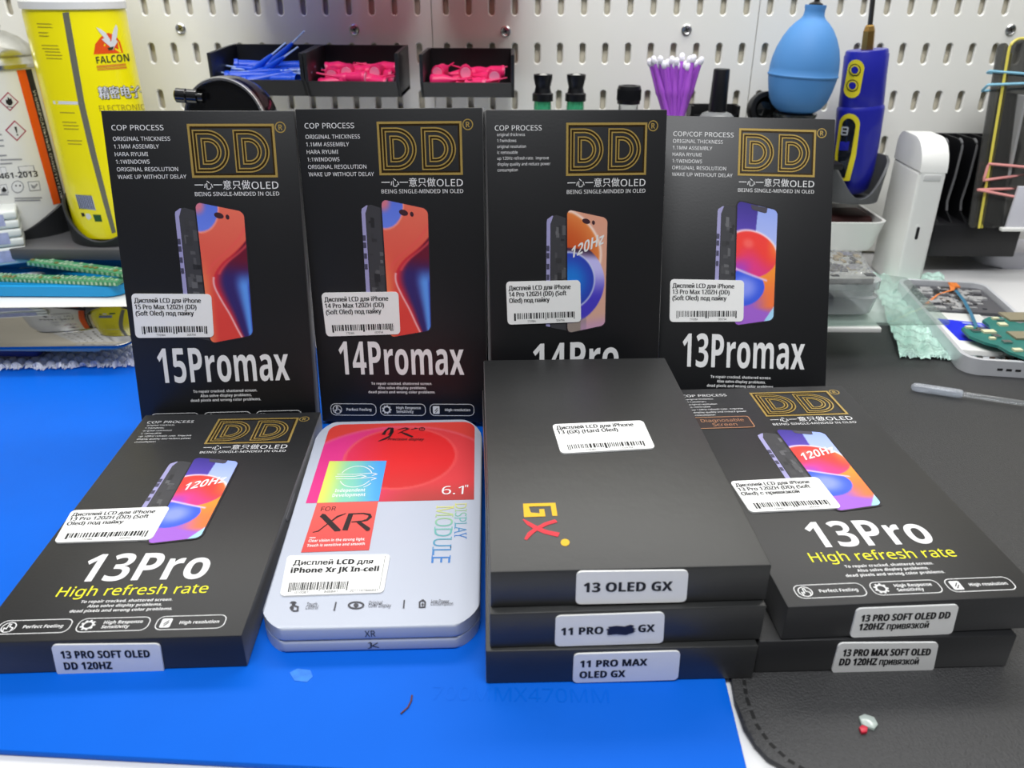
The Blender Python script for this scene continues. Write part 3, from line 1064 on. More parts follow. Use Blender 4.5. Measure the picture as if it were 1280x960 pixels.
# ------------------------------------------------------------------ pile of three plain black boxes
M_gx = mat('black_linen_card', (9, 11, 11), 0.46, spec=0.95, sheen=0.12, bump=(120, 0.3, 0.0006), var=(50, 0.15))
M_gxg = mat('yellow_gold_print', (226, 178, 28), 0.4)
M_gxr = mat('red_print', (214, 40, 56), 0.45)
gp = 'plain black boxes in the middle pile'
for nm, (x, y, yaw, k), lab in (('G3', (-0.093, 2.203, 1.909, 1), 'black carton box at the bottom of the middle pile, sticker 11 PRO MAX OLED'),
                                ('G2', (-0.077, 2.218, 2.881, 2), 'black carton box second in the middle pile, sticker with crossed-out word'),
                                ('G1', (-0.075, 2.25, 2.674, 3), 'black carton box on top of the middle pile, red and yellow mark on lid')):
    M_ = flat_frame(x, y, yaw, k * GT + 0.001 * k, GH)
    root = thing('display_box', lab, 'box', M=M_, group=gp)
    mb = MB()
    mb.box(0, GW, 0, GT, 0, GH, r=0.007)
    mb.build('carton', M_gx, root)
    fe = lambda px, py: (lambda p: (p.x, p.y))(onlocalz(px, py, M_))
    mpe = lambda a_, b_, l: Vector((a_, b_, -l))
    a, b = MB(), MB()
    if nm == 'G1':
        sticker(a, b, [fe(*p) for p in [(720.6, 713.2), (860.2, 711.4), (857.2, 750.9), (719.2, 753.8)]], [('13 OLED GX', 0.065, 0.86, 0.62, 0.29, 0.02)], 0, mpe, 0.05, 2.6)
    elif nm == 'G2':
        sticker(a, b, [fe(*p) for p in [(694.5, 768.7), (830.5, 764.2), (828.4, 802.2), (693.3, 806.4)]], [('11 PRO', 0.05, 0.435, 0.62, 0.24, 0.02), ('GX', 0.76, 0.91, 0.6, 0.24, 0.02)], 0, mpe, 0.05, 2.6)
        q = quadmap([fe(*p) for p in [(694.5, 768.7), (830.5, 764.2), (828.4, 802.2), (693.3, 806.4)]], lambda a_, b_: mpe(a_, b_, 0.009))
        rnd = random.Random(5)
        for i in range(7):
            t_ = 0.4 + 0.035 * i
            d_stroke(b, [(0.47 + 0.03 * rnd.random(), t_ + 0.02), (0.56, t_ - 0.03 + 0.03 * rnd.random()), (0.64, t_ + 0.03), (0.73 - 0.03 * rnd.random(), t_ - 0.04)], 0.055, lambda s_, t2, i=i: q(s_, t2) + Vector((0, 0, -0.0002 * i)), 1)
    else:
        sticker(a, b, [fe(*p) for p in [(717.1, 816.2), (850.1, 812.3), (846.8, 848), (715.6, 851.8)]], [('11 PRO MAX', 0.06, 0.69, 0.45, 0.235, 0.02), ('OLED GX', 0.06, 0.49, 0.83, 0.235, 0.02)], 0, mpe, 0.05, 2.6)
    st = a.build('end_sticker', M_sticker, root)
    b.build('sticker_print', [M_ink, mat('blue_black_marker', (20, 22, 48), 0.5)], st)
    if nm == 'G1':
        H = GH
        mp3 = lambda u, d, l: Vector((u, -l, H - d))
        fn = lambda px, py: (lambda p: (p.x, H - p.z))(onplane(px, py, M_))
        shelf_sticker([(690, 532), (803.4, 527), (819.1, 561.7), (701, 568.3)], [(PAIK, 0.03, 0.87, 0.2, 0.12), ('13 (GX) (Hard Oled)', 0.03, 0.68, 0.36, 0.12)], 31, M_, mp3, root, fn)
        mb = MB()
        cp = lambda X, Y: fn(640 + X / 10.67, 610 + Y / 10.67)
        mq = lambda u, d: mp3(u, d, 0.0016)
        g = [cp(*p) for p in ((572, 375), (548, 222), (185, 232), (207, 362), (408, 362), (396, 285))]
        d_stroke(mb, g, [0.02, 0.021, 0.021, 0.03, 0.021, 0.02], mq, 0)
        xs_ = [cp(*p) for p in ((150, 420), (225, 480), (330, 540), (450, 590), (625, 628))]
        d_stroke(mb, xs_, [0.006, 0.02, 0.024, 0.024, 0.027], mq, 1)
        xs_ = [cp(*p) for p in ((592, 442), (460, 480), (330, 545), (240, 610), (180, 692))]
        d_stroke(mb, xs_, [0.02, 0.02, 0.018, 0.02, 0.012], lambda u, d: mp3(u, d, 0.002), 1)
        d_poly(mb, [cp(*p) for p in arc(708, 730, 60, 48, 0, 350, 16)], mq, 0)
        part_label(mb.build('lid_mark', [M_gxg, M_gxr], root), 'red and yellow letter mark')

# ------------------------------------------------------------------ white tin
TZ = 0.125
root = thing('display_tin', 'flat white metal tin with red panel between the left box and the middle pile', 'tin', (-0.58, 3.2, 0.0))
P0 = Vector((-0.58, 3.2, 0))
out = []
corn = [((393, 548), (397, 530), (420, 526)), ((578, 523), (602, 524), (604.5, 545)), ((602, 754), (602, 776), (570, 783.5)), ((350, 788.5), (325, 786), (325.5, 763))]
for a, m, b in corn:
    A_, B_ = onz(*a, TZ), onz(*b, TZ)
    C_ = onz(*m, TZ) * 0.62 + (A_ + B_) * 0.19
    for i in range(9):
        u = i / 8
        p = A_ * (1 - u) ** 2 + C_ * (2 * u * (1 - u)) + B_ * u * u
        out.append((p.x - P0.x, p.y - P0.y))
cx, cy = sum(p[0] for p in out) / len(out), sum(p[1] for p in out) / len(out)
sc = lambda k, kk=None: [(cx + (a - cx) * k, cy + (b - cy) * (kk or k)) for a, b in out]
up = lambda a, b, h: Vector((a, b, h))
M_tin = mat('white_enamelled_tin', (184, 190, 204), 0.3, spec=0.45, coat=0.15, var=(20, 0.01))
mb = MB()
mb.prism(sc(0.985, 0.992), up, 0.063, TZ, bevel=0.009, seg=3)
lid = mb.build('lid', M_tin, root)
mb = MB()
mb.prism(sc(0.985, 0.992), up, 0.0005, 0.058, bevel=0.012, seg=3)
mb.prism(sc(0.968, 0.98), up, 0.055, 0.066)
mb.build('base_tray', M_tin, root)


def tinp(px, py):
    p = onz(px, py, TZ)
    return (p.x - P0.x, p.y - P0.y)


def tinm(l):
    return lambda a, b: Vector((a, b, TZ + l))


def wpT(s, t):
    d_in = math.hypot((s - 0.52) / 0.37, (t - 0.47) / 0.4)
    d_out = math.hypot((s - 0.5) / 0.66, (t - 0.66) / 0.62)
    c = (226, 66, 58)
    if d_out < 1:
        c = mixc((232, 52, 140), (228, 60, 66), sst(0.05, 0.75, s))
        c = mixc(c, (186, 60, 58), sst(0.75, 1.0, t) * sst(0.3, 0.7, s))
        if d_out > 0.96:
            c = mixc(c, (240, 110, 120), 0.5)
    if d_in < 1:
        c = mixc((232, 46, 96), (236, 34, 38), sst(0.1, 0.5, s))
        c = mixc(c, (196, 48, 46), sst(0.5, 0.85, t) * 0.5)
        if d_in > 0.95:
            c = mixc(c, (246, 120, 120), 0.5)
    return tuple(x * 0.93 for x in c)


mb = MB()
q = quadmap([tinp(*p) for p in ((413, 531), (593.5, 527), (592.6, 624.6), (382.1, 629.2))], tinm(0.0008))
d_grid(mb, q, wpT, 90, 70, 0.09, 1.2, top_only=True)
g4 = [tinp(*p) for p in ((411.9, 576.8), (483.3, 576.3), (473.5, 626.5), (396.2, 629))]
qg = quadmap(g4, tinm(0.0016))
d_grid(mb, qg, lambda s, t: mixc(mixc((214, 222, 96), (128, 200, 176), sst(0, 0.45, s)), (70, 156, 226), sst(0.35, 0.95, s - 0.12 * t)), 24, 12)
r4 = [tinp(*p) for p in ((396.2, 629.1), (472.8, 627), (461.3, 688), (376.2, 691))]
qr = quadmap(r4, tinm(0.0016))
d_grid(mb, qr, lambda s, t: mixc((226, 92, 84), (206, 70, 68), t), 4, 4)
lidart = mb.build('printed_panel', M_pic, lid)
# lettering
mb = MB()
qt = quadmap(g4, tinm(0.0024))
rt_ = quadmap(r4, tinm(0.0024))
d_stroke(mb, arc(0.53, 0.4, 0.27, 0.26, 200, 340, 16), 0.014, qt, 0)
d_stroke(mb, arc(0.53, 0.4, 0.27, 0.26, 25, 155, 16), 0.014, qt, 0)
d_stroke(mb, arc(0.53, 0.4, 0.34, 0.31, 300, 325, 6), 0.014, qt, 0)
d_stroke(mb, arc(0.53, 0.4, 0.34, 0.31, 35, 60, 6), 0.014, qt, 0)
for yy, a, b in ((0.34, 0.2, 0.8), (0.39, 0.18, 0.62), (0.45, 0.2, 0.8)):
    d_stroke(mb, [(a, yy), (0.5, yy + 0.01), (b, yy - 0.02), (b + 0.08, yy + 0.01), (b, yy + 0.05)], 0.014, qt, 0)
d_text(mb, 'Independent', 0.24, 0.74, 0.77, 0.075, qt, 0, bold=0.02)
d_text(mb, 'Development', 0.22, 0.76, 0.88, 0.075, qt, 0, bold=0.02)
d_rect(mb, 0.06, 0.72, 0.15, 0.735, rt_, 0)
d_text(mb, 'Clear vision in the strong light', 0.06, 0.9, 0.81, 0.05, rt_, 0, bold=0.014)
d_text(mb, 'Touch is sensitive and smooth', 0.06, 0.92, 0.9, 0.05, rt_, 0, bold=0.014)
a6, b6, c6 = tinp(551.5, 618), tinp(581.5, 617), tinp(552, 608.5)
q6 = quadmap([tinp(552.5, 607), tinp(586, 606.5), tinp(585, 618.5), tinp(551, 619)], tinm(0.0024))
d_text(mb, '6.1', 0.02, 0.82, 0.95, 0.85, q6, 0)
d_text(mb, '"', 0.87, 0.98, 0.7, 0.7, q6, 0, bold=0.0)
mb.build('white_lettering', M_white, lid)
mb = MB()
d_text(mb, 'FOR', 0.1, 0.34, 0.18, 0.09, rt_, 0, bold=0.0)
# calligraphic XR
_k = [0]


def rtk(a, b):
    return rt_(a, b) + Vector((0, 0, 0.0002 * _k[0]))


def xr(pts, wd):
    _k[0] += 1
    d_stroke(mb, pts, wd, rtk, 0)


xr([(0.13, 0.27), (0.17, 0.29), (0.44, 0.58), (0.5, 0.6)], [0.07, 0.085, 0.085, 0.03])
xr([(0.52, 0.25), (0.4, 0.31), (0.28, 0.45), (0.16, 0.6), (0.08, 0.62)], [0.015, 0.035, 0.02, 0.02, 0.01])
xr([(0.6, 0.27), (0.57, 0.6)], [0.08, 0.085])
xr([(0.56, 0.265), (0.8, 0.26), (0.9, 0.29), (0.92, 0.34), (0.88, 0.4), (0.8, 0.425), (0.64, 0.435)], [0.025, 0.025, 0.04, 0.055, 0.04, 0.025, 0.018])
xr([(0.74, 0.43), (0.93, 0.6), (0.95, 0.61)], [0.05, 0.075, 0.03])
mb.build('model_lettering', mat('maroon_black_ink', (34, 14, 18), 0.5), lid)
mb = MB()
# brand script at the top of the panel
jq = lambda X, Y: tinp(440 + X / 7.11, 510 + Y / 7.11)
tm = tinm(0.0026)
for pts, wd in (([(365, 180), (330, 182), (300, 205), (278, 240)], [0.006, 0.016, 0.014, 0.02]), ([(365, 180), (362, 215), (335, 255), (290, 278), (235, 298)], [0.006, 0.012, 0.014, 0.016, 0.006]),
                ([(352, 186), (345, 225), (322, 240)], [0.012, 0.014, 0.006]), ([(405, 195), (475, 180), (500, 188), (440, 215), (410, 228)], [0.004, 0.012, 0.012, 0.006, 0.004]),
                ([(430, 215), (480, 235), (540, 260)], [0.006, 0.018, 0.014]), ([(525, 192), (580, 185), (555, 180)], 0.007)):
    d_stroke(mb, [jq(*p) for p in pts], wd, tm, 0)
d_stroke(mb, [jq(*p) for p in arc(622, 190, 24, 14, 0, 340, 14)], 0.005, tm, 0, closed=True)
d_text(mb, 'R', jq(610, 196)[0], jq(632, 196)[0], -jq(620, 196)[1], 0.02, lambda a_, b_: tm(a_, -b_), 0)
pq0, pq1 = jq(315, 290), jq(635, 290)
d_text(mb, 'Precision display', pq0[0], pq1[0], -pq0[1], 0.026, lambda a_, b_: tm(a_, -b_), 0, shear=0.2, bold=0.01)
mb.build('brand_script', mat('maroon_black_ink'), lid)
mb = MB()
# feature icons along the lower edge
fq = lambda X, Y: tinp(310 + X / 4.129, 650 + Y / 4.129)
gi = lambda pts, wd, cl=False: d_stroke(mb, [fq(*p) for p in pts], wd, tm, 1, closed=cl)
gi([(232, 470), (220, 455), (224, 450), (232, 456), (230, 430), (238, 430), (240, 445), (258, 450), (256, 470), (232, 472)], 0.008)
gi(arc(234, 432, 14, 8, 180, 360, 6), 0.006)
gi([(455, 425), (445, 470)], 0.006)
gi(arc(558, 442, 38, 17, 0, 350, 18), 0.008, True)
d_poly(mb, [fq(*p) for p in arc(558, 442, 13, 11, 0, 350, 12)], tm, 1)
gi([(807, 415), (803, 458)], 0.006)
gi([(886, 425), (893, 420), (910, 420), (915, 428), (912, 452), (886, 453)], 0.007, True)
d_rect(mb, fq(896, 412)[0], fq(896, 412)[1], fq(908, 418)[0], fq(908, 418)[1], tm, 1)
gi([(902, 430), (898, 438), (904, 437), (900, 446)], 0.005)
for body, (xa, ya), xb in (('Touch', (300, 446), 355), ('Control', (296, 462), 360), ('Original', (622, 438), 692), ('Color Display', (620, 452), 738), ('Low Power', (945, 430), 1038), ('Consumption', (942, 442), 1058)):
    p0, p1 = fq(xa, ya), fq(xb, ya - 4)
    d_text(mb, body, p0[0], p1[0], -p0[1], 0.021, lambda a_, b_: tm(a_, -b_), 1, bold=0.0)
mb.build('feature_icons', [mat('maroon_black_ink'), M_inkgrey], lid)
# tall serif words running down the right side


def serif_word(mb, word, p_top, p_bot, width, seed):
    """letters rotated a quarter turn clockwise, running from p_top to p_bot; width = cap height"""
    a, b = Vector(tinp(*p_top)), Vector(tinp(*p_bot))
    ax = (b - a)
    L_ = ax.length
    ax.normalize()
    up_ = Vector((-ax.y, ax.x))                         # towards the top of the letters
    if up_.x < 0:
        up_ = -up_
    v_, f_ = text_shape(word, 0.0, 3)
    x1_ = max(p[0] for p in v_)
    vs = []
    cols = []
    for x_, y_ in v_:
        p = a + ax * (x_ / x1_ * L_) + up_ * (y_ / CAPH * width)
        vs.append(Vector((p.x, p.y, TZ + 0.0014)))
        k = x_ / x1_
        cols.append(lin(mixc(mixc((206, 204, 120), (110, 176, 166), sst(0, 0.45, k)), (58, 120, 190), sst(0.4, 0.95, k))))
    o_ = mb.add(vs, f_)
    # serifs: small bars across both ends of the stems
    xe = [0.0] + [max(p[0] for p in text_shape(word[:i + 1], 0.0, 3)[0]) for i in range(len(word))]
    for i, ch in enumerate(word):
        if ch in 'OS':
            continue
        l0, l1 = xe[i] / x1_ + 0.035, xe[i + 1] / x1_
        ends = {'M': ((l0, 0), (l0, 1), (l1, 0), (l1, 1)), 'U': ((l0, 1), (l1, 1)), 'A': ((l0, 0), (l1, 0)), 'Y': ((l0, 1), (l1, 1), ((l0 + l1) / 2, 0)),
                'P': ((l0, 0), (l0, 1))}.get(ch, ((l0, 0), (l0, 1)))
        for kk, base in ends:
            sl = 0.028
            c0 = a + ax * ((kk - sl) * L_) + up_ * (base * width * 0.965 + 0.018 * width)
            c1 = a + ax * ((kk + sl) * L_) + up_ * (base * width * 0.965 + 0.018 * width)
            t_ = up_ * (0.03 * width)
            oo = mb.add([Vector((*(c0 - t_), TZ + 0.0018)), Vector((*(c1 - t_), TZ + 0.0018)), Vector((*(c1 + t_), TZ + 0.0018)), Vector((*(c0 + t_), TZ + 0.0018))], [(0, 1, 2, 3)])
            cc = lin(mixc(mixc((206, 204, 120), (110, 176, 166), sst(0, 0.45, kk)), (58, 120, 190), sst(0.4, 0.95, kk)))
            for j in range(4):
                mb.col[oo + j] = cc
    for i, c in enumerate(cols):
        mb.col[o_ + i] = c


mb = MB()
mb.col = {}
serif_word(mb, 'MODULE', (546, 632), (539, 704), 0.082, 1)
serif_word(mb, 'DISPLAY', (569, 629), (568, 673), 0.055, 2)
part_label(mb.build('side_lettering', M_pic, lid), 'yellow-green to blue serif words')
a, b = MB(), MB()
c4 = [tinp(*p) for p in [(359.6, 696), (488, 694.3), (479.5, 742), (350, 746.4)]]
sticker(a, b, c4, [('Дисплей LCD для', 0.07, 0.84, 0.26, 0.13, 0.02), ('iPhone Xr JK In-cell', 0.06, 0.91, 0.46, 0.13, 0.02)], 0, lambda a_, b_, l: Vector((a_, b_, TZ + l)), 0.04, 2.2)
qb = quadmap(c4, lambda a_, b_: Vector((a_, b_, TZ + 0.0083)))
d_barcode(b, 0.07, 0.65, 0.7, 0.89, qb, 77)
d_text(b, '010087', 0.14, 0.27, 0.97, 0.055, qb)
d_text(b, '846841', 0.42, 0.55, 0.97, 0.055, qb)
d_text(b, '2011187846841', 0.67, 0.94, 0.97, 0.055, qb)
d_stroke(b, [(0.955, 0.05), (0.955, 0.92)], 0.004, qb)
st = a.build('price_sticker', M_sticker, root)
b.build('sticker_print', M_ink, st)
# words on the rim: the front edge of the tin is nearly straight, follow it
fr_a, fr_b = Vector(sc(0.985, 0.992)[26]), Vector(sc(0.985, 0.992)[27])


def rimp(k, z):
    p = fr_b.lerp(fr_a, k)
    n_ = Vector((fr_a.y - fr_b.y, -(fr_a.x - fr_b.x))).normalized()
    if n_.y > 0:
        n_ = -n_
    p = p + n_ * 0.0016
    return Vector((p.x, p.y, z))


mb = MB()
d_text(mb, 'XR', 0.475, 0.537, 0.078, 0.032, rimp, 0, bold=0.0, down=False)
mb.build('rim_print', M_ink, lid)
mb = MB()
for pts in ([(0.49, 0.045), (0.505, 0.048), (0.5, 0.02), (0.485, 0.015)], [(0.51, 0.045), (0.505, 0.018)], [(0.545, 0.046), (0.512, 0.03), (0.55, 0.02)]):
    d_stroke(mb, pts, 0.004, rimp, 0)
mb.build('base_print', M_ink, root)

# ------------------------------------------------------------------ needle bins on the pegboard
M_bin = mat('dark_grey_bin_plastic', (34, 35, 38), 0.42, var=(40, 0.08))


def needle_bin(label, lf, rf, ytop, ylip, ybot, yfront, Yf, Yb):
    """lf, rf: pixel x of the front edges; ytop back top row, yfront front top of the side walls"""
    x0, x1 = ony(lf, ylip, Yf).x, ony(rf, ylip, Yf).x
    zt = ony((lf + rf) / 2, ytop, Yb).z
    zf = ony(lf, yfront, Yf).z
    zl = ony((lf + rf) / 2, ylip, Yf).z
    zb = ony((lf + rf) / 2, ybot, Yf + 0.08).z
    root = thing('needle_bin', label, 'bin', (x0, Yb, zb), 'needle bins hung on the pegboard')
    P0 = Vector((x0, Yb, zb))
    t = 0.03
    prof = [(Yb, zb), (Yb, zt), (Yb - 0.12, zt), (Yf, zf), (Yf, zl), (Yf + 0.1, zb)]
    mb = MB()
    for xa in (x0, x1 - t):
        mb.prism(prof, lambda a, b, h: Vector((xa + h, a, b)) - P0, 0, t, bevel=0.006)
    mb.box(x0 - P0.x, x1 - P0.x, -t, 0, 0, zt - zb)
    mb.box(x0 - P0.x, x1 - P0.x, Yf + 0.1 - Yb, 0, 0, t)
    mb.prism([(Yf, zl), (Yf + 0.1, zb), (Yf + 0.13, zb + t * 0.5), (Yf + t, zl)], lambda a, b, h: Vector((h, a - P0.y, b - P0.z)), 0, x1 - x0)
    mb.build('bin_shell', M_bin, root)
    return x0 + t, x1 - t, zl, Yf, Yb, zb


BL = needle_bin('black storage bin holding blue needle tips, left of the three on the pegboard', 263, 380.5, 55, 100, 120, 66, 7.05, 7.78)
BMd = needle_bin('black storage bin holding pink needle tips, between the blue bin and the panel seam', 381.5, 499, 56, 102, 121.5, 66, 7.05, 7.78)
BR = needle_bin('black storage bin with pink needle tips, right of the panel seam', 525, 643, 60, 103.5, 122, 68, 7.05, 7.78)

# unseen coloured boxes added one row higher: they tint the light on the panel
for lf, rf, nm, tint_, rgb_, lab in ((294, 428, 'violet', (0.24, 0.23, 0.60), (70, 80, 190), 'unseen violet light filter added on the pegboard above the blue needle tips'),
                                     (430, 516, 'rose', (0.62, 0.26, 0.34), (220, 90, 120), 'unseen rose light filter added on the pegboard above the middle needle bin'),
                                     (540, 655, 'red', (0.56, 0.28, 0.26), (210, 90, 90), 'unseen red light filter added on the pegboard above the right needle bin')):
    x0, x1 = ony(lf, 5, 7.3).x, ony(rf, 5, 7.3).x
    root = thing('light_filter', lab, 'light_filter', ((x0 + x1) / 2, 7.8, 2.5), 'coloured light filters added on the pegboard')
    hw = (x1 - x0) / 2
    mb = MB()
    mb.box(-hw, hw, -0.72, 0, 0, 0.03, r=0.008)
    mb.box(-hw, hw, -0.03, 0, 0.031, 0.5, r=0.008)
    mb.box(-hw, hw, -0.72, -0.69, 0.031, 0.3, r=0.008)
    mb.box(-hw, -hw + 0.03, -0.69, -0.03, 0.031, 0.5, r=0.008)
    mb.box(hw - 0.03, hw, -0.69, -0.03, 0.031, 0.5, r=0.008)
    mb.build('filter_shell', thin_clear(nm + '_clear_plastic', rgb_, 0.3, 0.15, tint=tint_), root)

M_bt = mat('blue_needle_plastic', (20, 92, 240), 0.3, trans=0.35, var=(50, 0.1))
M_pt = mat('pink_needle_plastic', (250, 46, 118), 0.35, trans=0.1, var=(50, 0.06))


def tip(kind):
    m = M_bt if kind == 'blue' else M_pt
    root = thing('needle_tip', '', 'needle tip')
    mb = MB()
    mb.lathe([(0.0, 0), (0.058, 0.0), (0.06, 0.02), (0.052, 0.03), (0.05, 0.12), (0.034, 0.16), (0.018, 0.2), (0.014, 0.22)] if kind == 'pink' else
             [(0.04, 0.01), (0.058, 0.0), (0.06, 0.03), (0.05, 0.04), (0.046, 0.12), (0.02, 0.4), (0.012, 0.46)], 14)
    if kind == 'pink':
        mb.lathe([(0.03, -0.002), (0.045, -0.004), (0.048, 0.004)], 14, mi=1)
    mb.build('hub', [m, mat('pale_pink_rim', (250, 150, 190), 0.4)] if kind == 'pink' else m, root)
    mb = MB()
    mb.lathe([(0.008, 0.2 if kind == 'pink' else 0.4), (0.007, 0.36 if kind == 'pink' else 0.62)], 8)
    mb.build('needle', mat('pale_needle', (176, 200, 250), 0.25) if kind == 'blue' else m, root)
    return root


rnd = random.Random(11)
for kind, B, n, lab, grp in (('blue', BL, 24, 'blue plastic needle tip lying in the left pegboard bin', 'blue needle tips'),
                             ('pink', BMd, 24, 'pink needle tip lying in the middle pegboard bin', 'pink needle tips in the middle bin'),
                             ('pink', BR, 16, 'pink needle tip lying in the right pegboard bin', 'pink needle tips in the right bin')):
    proto = tip(kind)
    x0, x1, zl, yf, yb, zb = B
    L_ = 0.5 if kind == 'blue' else 0.34
    for i in range(n):
        o = proto if i == 0 else copy_tree(proto, lab)
        tag(o, lab, 'needle tip', grp)
        row = i % 3                                    # front, middle, back of the bin
        yc = yf + 0.2 + 0.14 * row + rnd.uniform(-0.02, 0.02)
        zc = zl - 0.035 + 0.035 * row + rnd.uniform(-0.02, 0.05)
        zc = max(zc, zl - 0.03)
        xc = x0 + 0.1 + (x1 - x0 - 0.2) * (i + 0.5) / n + rnd.uniform(-0.03, 0.03)
        yaw = math.radians(rnd.choice((0, 180)) + rnd.uniform(-20, 20))
        el = math.radians(rnd.uniform(0, 12))
        if kind == 'blue' and i in (7, 10, 14):
            el = math.radians(rnd.uniform(30, 46))
            zc += 0.05
        if kind == 'pink' and i % 6 == 1 and row < 2:
            yaw = math.radians(90 + rnd.uniform(-20, 20))
            yc += 0.05
            zc += 0.03
        d = Vector((math.cos(yaw) * math.cos(el), math.sin(yaw) * math.cos(el), math.sin(el)))
        lim = abs(d.x) * L_ / 2 + 0.05
        xc = min(max(xc, x0 + lim), x1 - lim)
        o.rotation_mode = 'QUATERNION'
        o.rotation_quaternion = d.to_track_quat('Z', 'Y')
        o.location = (Vector((xc, min(yc, yb - 0.2), zc)) - d * L_ / 2) * S

# ------------------------------------------------------------------ round black lens housing behind the leftmost box
YL = 6.2
p0 = ony(282, 154, YL)
kx = 1 / CF * (YL * _c + (CH - p0.z) * _s)
R0 = 54 * kx
root = thing('lens_housing', 'round black lens housing with glossy rim and side knob above the leftmost standing box', 'lens', (p0.x, YL, -0.03))
aim = (CAMP + Vector((-3.0, 0, -0.6)) - p0).normalized()
Mq = aim.to_track_quat('Z', 'Y').to_matrix().to_4x4()
Mq.translation = Vector((0, 0, p0.z + 0.03))
M_gl = mat('black_gloss_paint', (14, 14, 15), 0.16, coat=0.6)
mb = MB()
mb.lathe([(R0 * 0.5, -0.3), (R0 * 0.96, -0.26), (R0 * 1.02, -0.16), (R0 * 1.02, -0.04), (R0, -0.01)], 56, M=Mq)
mb.build('drum', M_gl, root)
mb = MB()
mb.lathe([(R0 * 1.0, -0.02), (R0 * 1.01, 0.0), (R0 * 0.985, 0.018), (R0 * 0.94, 0.018), (R0 * 0.925, 0.0), (R0 * 0.92, -0.03)], 56, M=Mq)
part_label(mb.build('rim', mat('chrome_rim', (190, 190, 192), 0.2, metal=0.9), root), 'shiny rim')
mb = MB()
mb.lathe([(R0 * 0.93, -0.025), (0, -0.02)], 48, M=Mq)
mb.build('face_disc', mat('matt_black', (12, 12, 13), 0.6), root)
k0 = ony(247, 121, YL) - Vector((p0.x, YL, -0.03))
k1 = ony(221, 119, YL) - Vector((p0.x, YL, -0.03))
mb = MB()
dk = (k1 - k0)
Mk = dk.to_track_quat('Z', 'Y').to_matrix().to_4x4()
Mk.translation = k0
rk = 8.5 * kx
mb.lathe([(rk * 0.6, -0.04), (rk * 0.6, 0.0), (rk, 0.0), (rk, dk.length * 0.45), (rk * 0.85, dk.length * 0.5), (rk * 1.02, dk.length * 0.55), (rk * 1.02, dk.length), (rk * 0.8, dk.length + 0.01), (0, dk.length + 0.01)], 24, M=Mk)
mb.build('side_knob', M_gl, root)
mb = MB()
mb.lathe([(0.09, 0.06), (0.09, p0.z - 0.2)], 20, M=Matrix.Translation((0, 0.16, 0)))
mb.build('post', M_blackpl, root)
mb = MB()
mb.lathe([(0.42, 0.0), (0.42, 0.05), (0.4, 0.07), (0.1, 0.08)], 40, M=Matrix.Translation((0, 0.16, 0)))
mb.build('foot', M_blackpl, root)

# ------------------------------------------------------------------ wall shelf behind the standing boxes and what stands on it
SHZ = 1.02
mb = MB()
mb.box(-1.3, 1.3, -0.42, 0.42, -0.05, 0.0, r=0.008)
root = thing('wall_shelf', 'narrow black shelf on the pegboard behind the standing boxes', 'shelf', (1.55, 7.42, SHZ))
mb.build('shelf_board', M_blackpl, root)
for x in (-1.1, 1.1):
    mb = MB()
    mb.prism([(0.42, 0.0), (0.42, -0.4), (0.38, -0.4), (-0.3, -0.05), (-0.3, 0)], lambda a, b, h: Vector((x + h, a, b - 0.05)), -0.02, 0.02)
    mb.build('bracket', M_blackpl, root)

M_green = mat('green_bottle_glass', (80, 190, 140), 0.08, trans=0.6, ior=1.45)
M_cap = mat('black_bottle_cap', (16, 17, 20), 0.35, bump=(200, 0.1, 0.0003))
M_gclear = mat('clear_glass', (235, 240, 240), 0.05, trans=0.95, ior=1.45)
for k, (px, lab) in enumerate(((679, 'small green glass vial with black flared cap, nearer the right needle bin'), (720.5, 'small green glass vial with black flared cap, nearer the round-capped bottle'))):
    p = ony(px, 93, 7.4)
    base = ony(px, 124.5, 7.4).z
    kx = 1 / 996 * (7.4 * _c + 0.9 * _s)          # W per pixel there
    root = thing('glass_vial', lab, 'bottle', (p.x, 7.4, SHZ), 'green vials on the wall shelf')
    zc, zt = base - SHZ, p.z - SHZ
    mb = MB()
    mb.lathe([(11 * kx, 0.0), (11 * kx, zc - 0.06), (10.6 * kx, zc - 0.02), (10.2 * kx, zc)], 28)
    mb.build('glass_body', M_green, root)
    mb = MB()
    mb.lathe([(13 * kx, zc - 0.01), (13 * kx, zc + 0.05), (10.5 * kx, zc + 0.06), (9.6 * kx, zc + 0.09), (9.2 * kx, (zc + zt) / 2), (10.4 * kx, zt - 0.07), (11.6 * kx, zt - 0.03), (11.8 * kx, zt),
              (8.5 * kx, zt), (8.0 * kx, zt - 0.015)], 28)
    mb.lathe([(9.35 * kx, (zc + zt) / 2 - 0.045), (9.6 * kx, (zc + zt) / 2 - 0.04), (9.35 * kx, (zc + zt) / 2 - 0.035)], 28)
    cp = mb.build('cap', M_cap, root)
    mb = MB()
    mb.lathe([(8.4 * kx, zt - 0.012), (6 * kx, zt - 0.006), (3 * kx, zt + 0.004), (0, zt + 0.005)], 20)
    part_label(mb.build('cap_top', mat('bright_silver', (222, 222, 216), 0.3, metal=0.4), cp), 'silver dome in the cap')

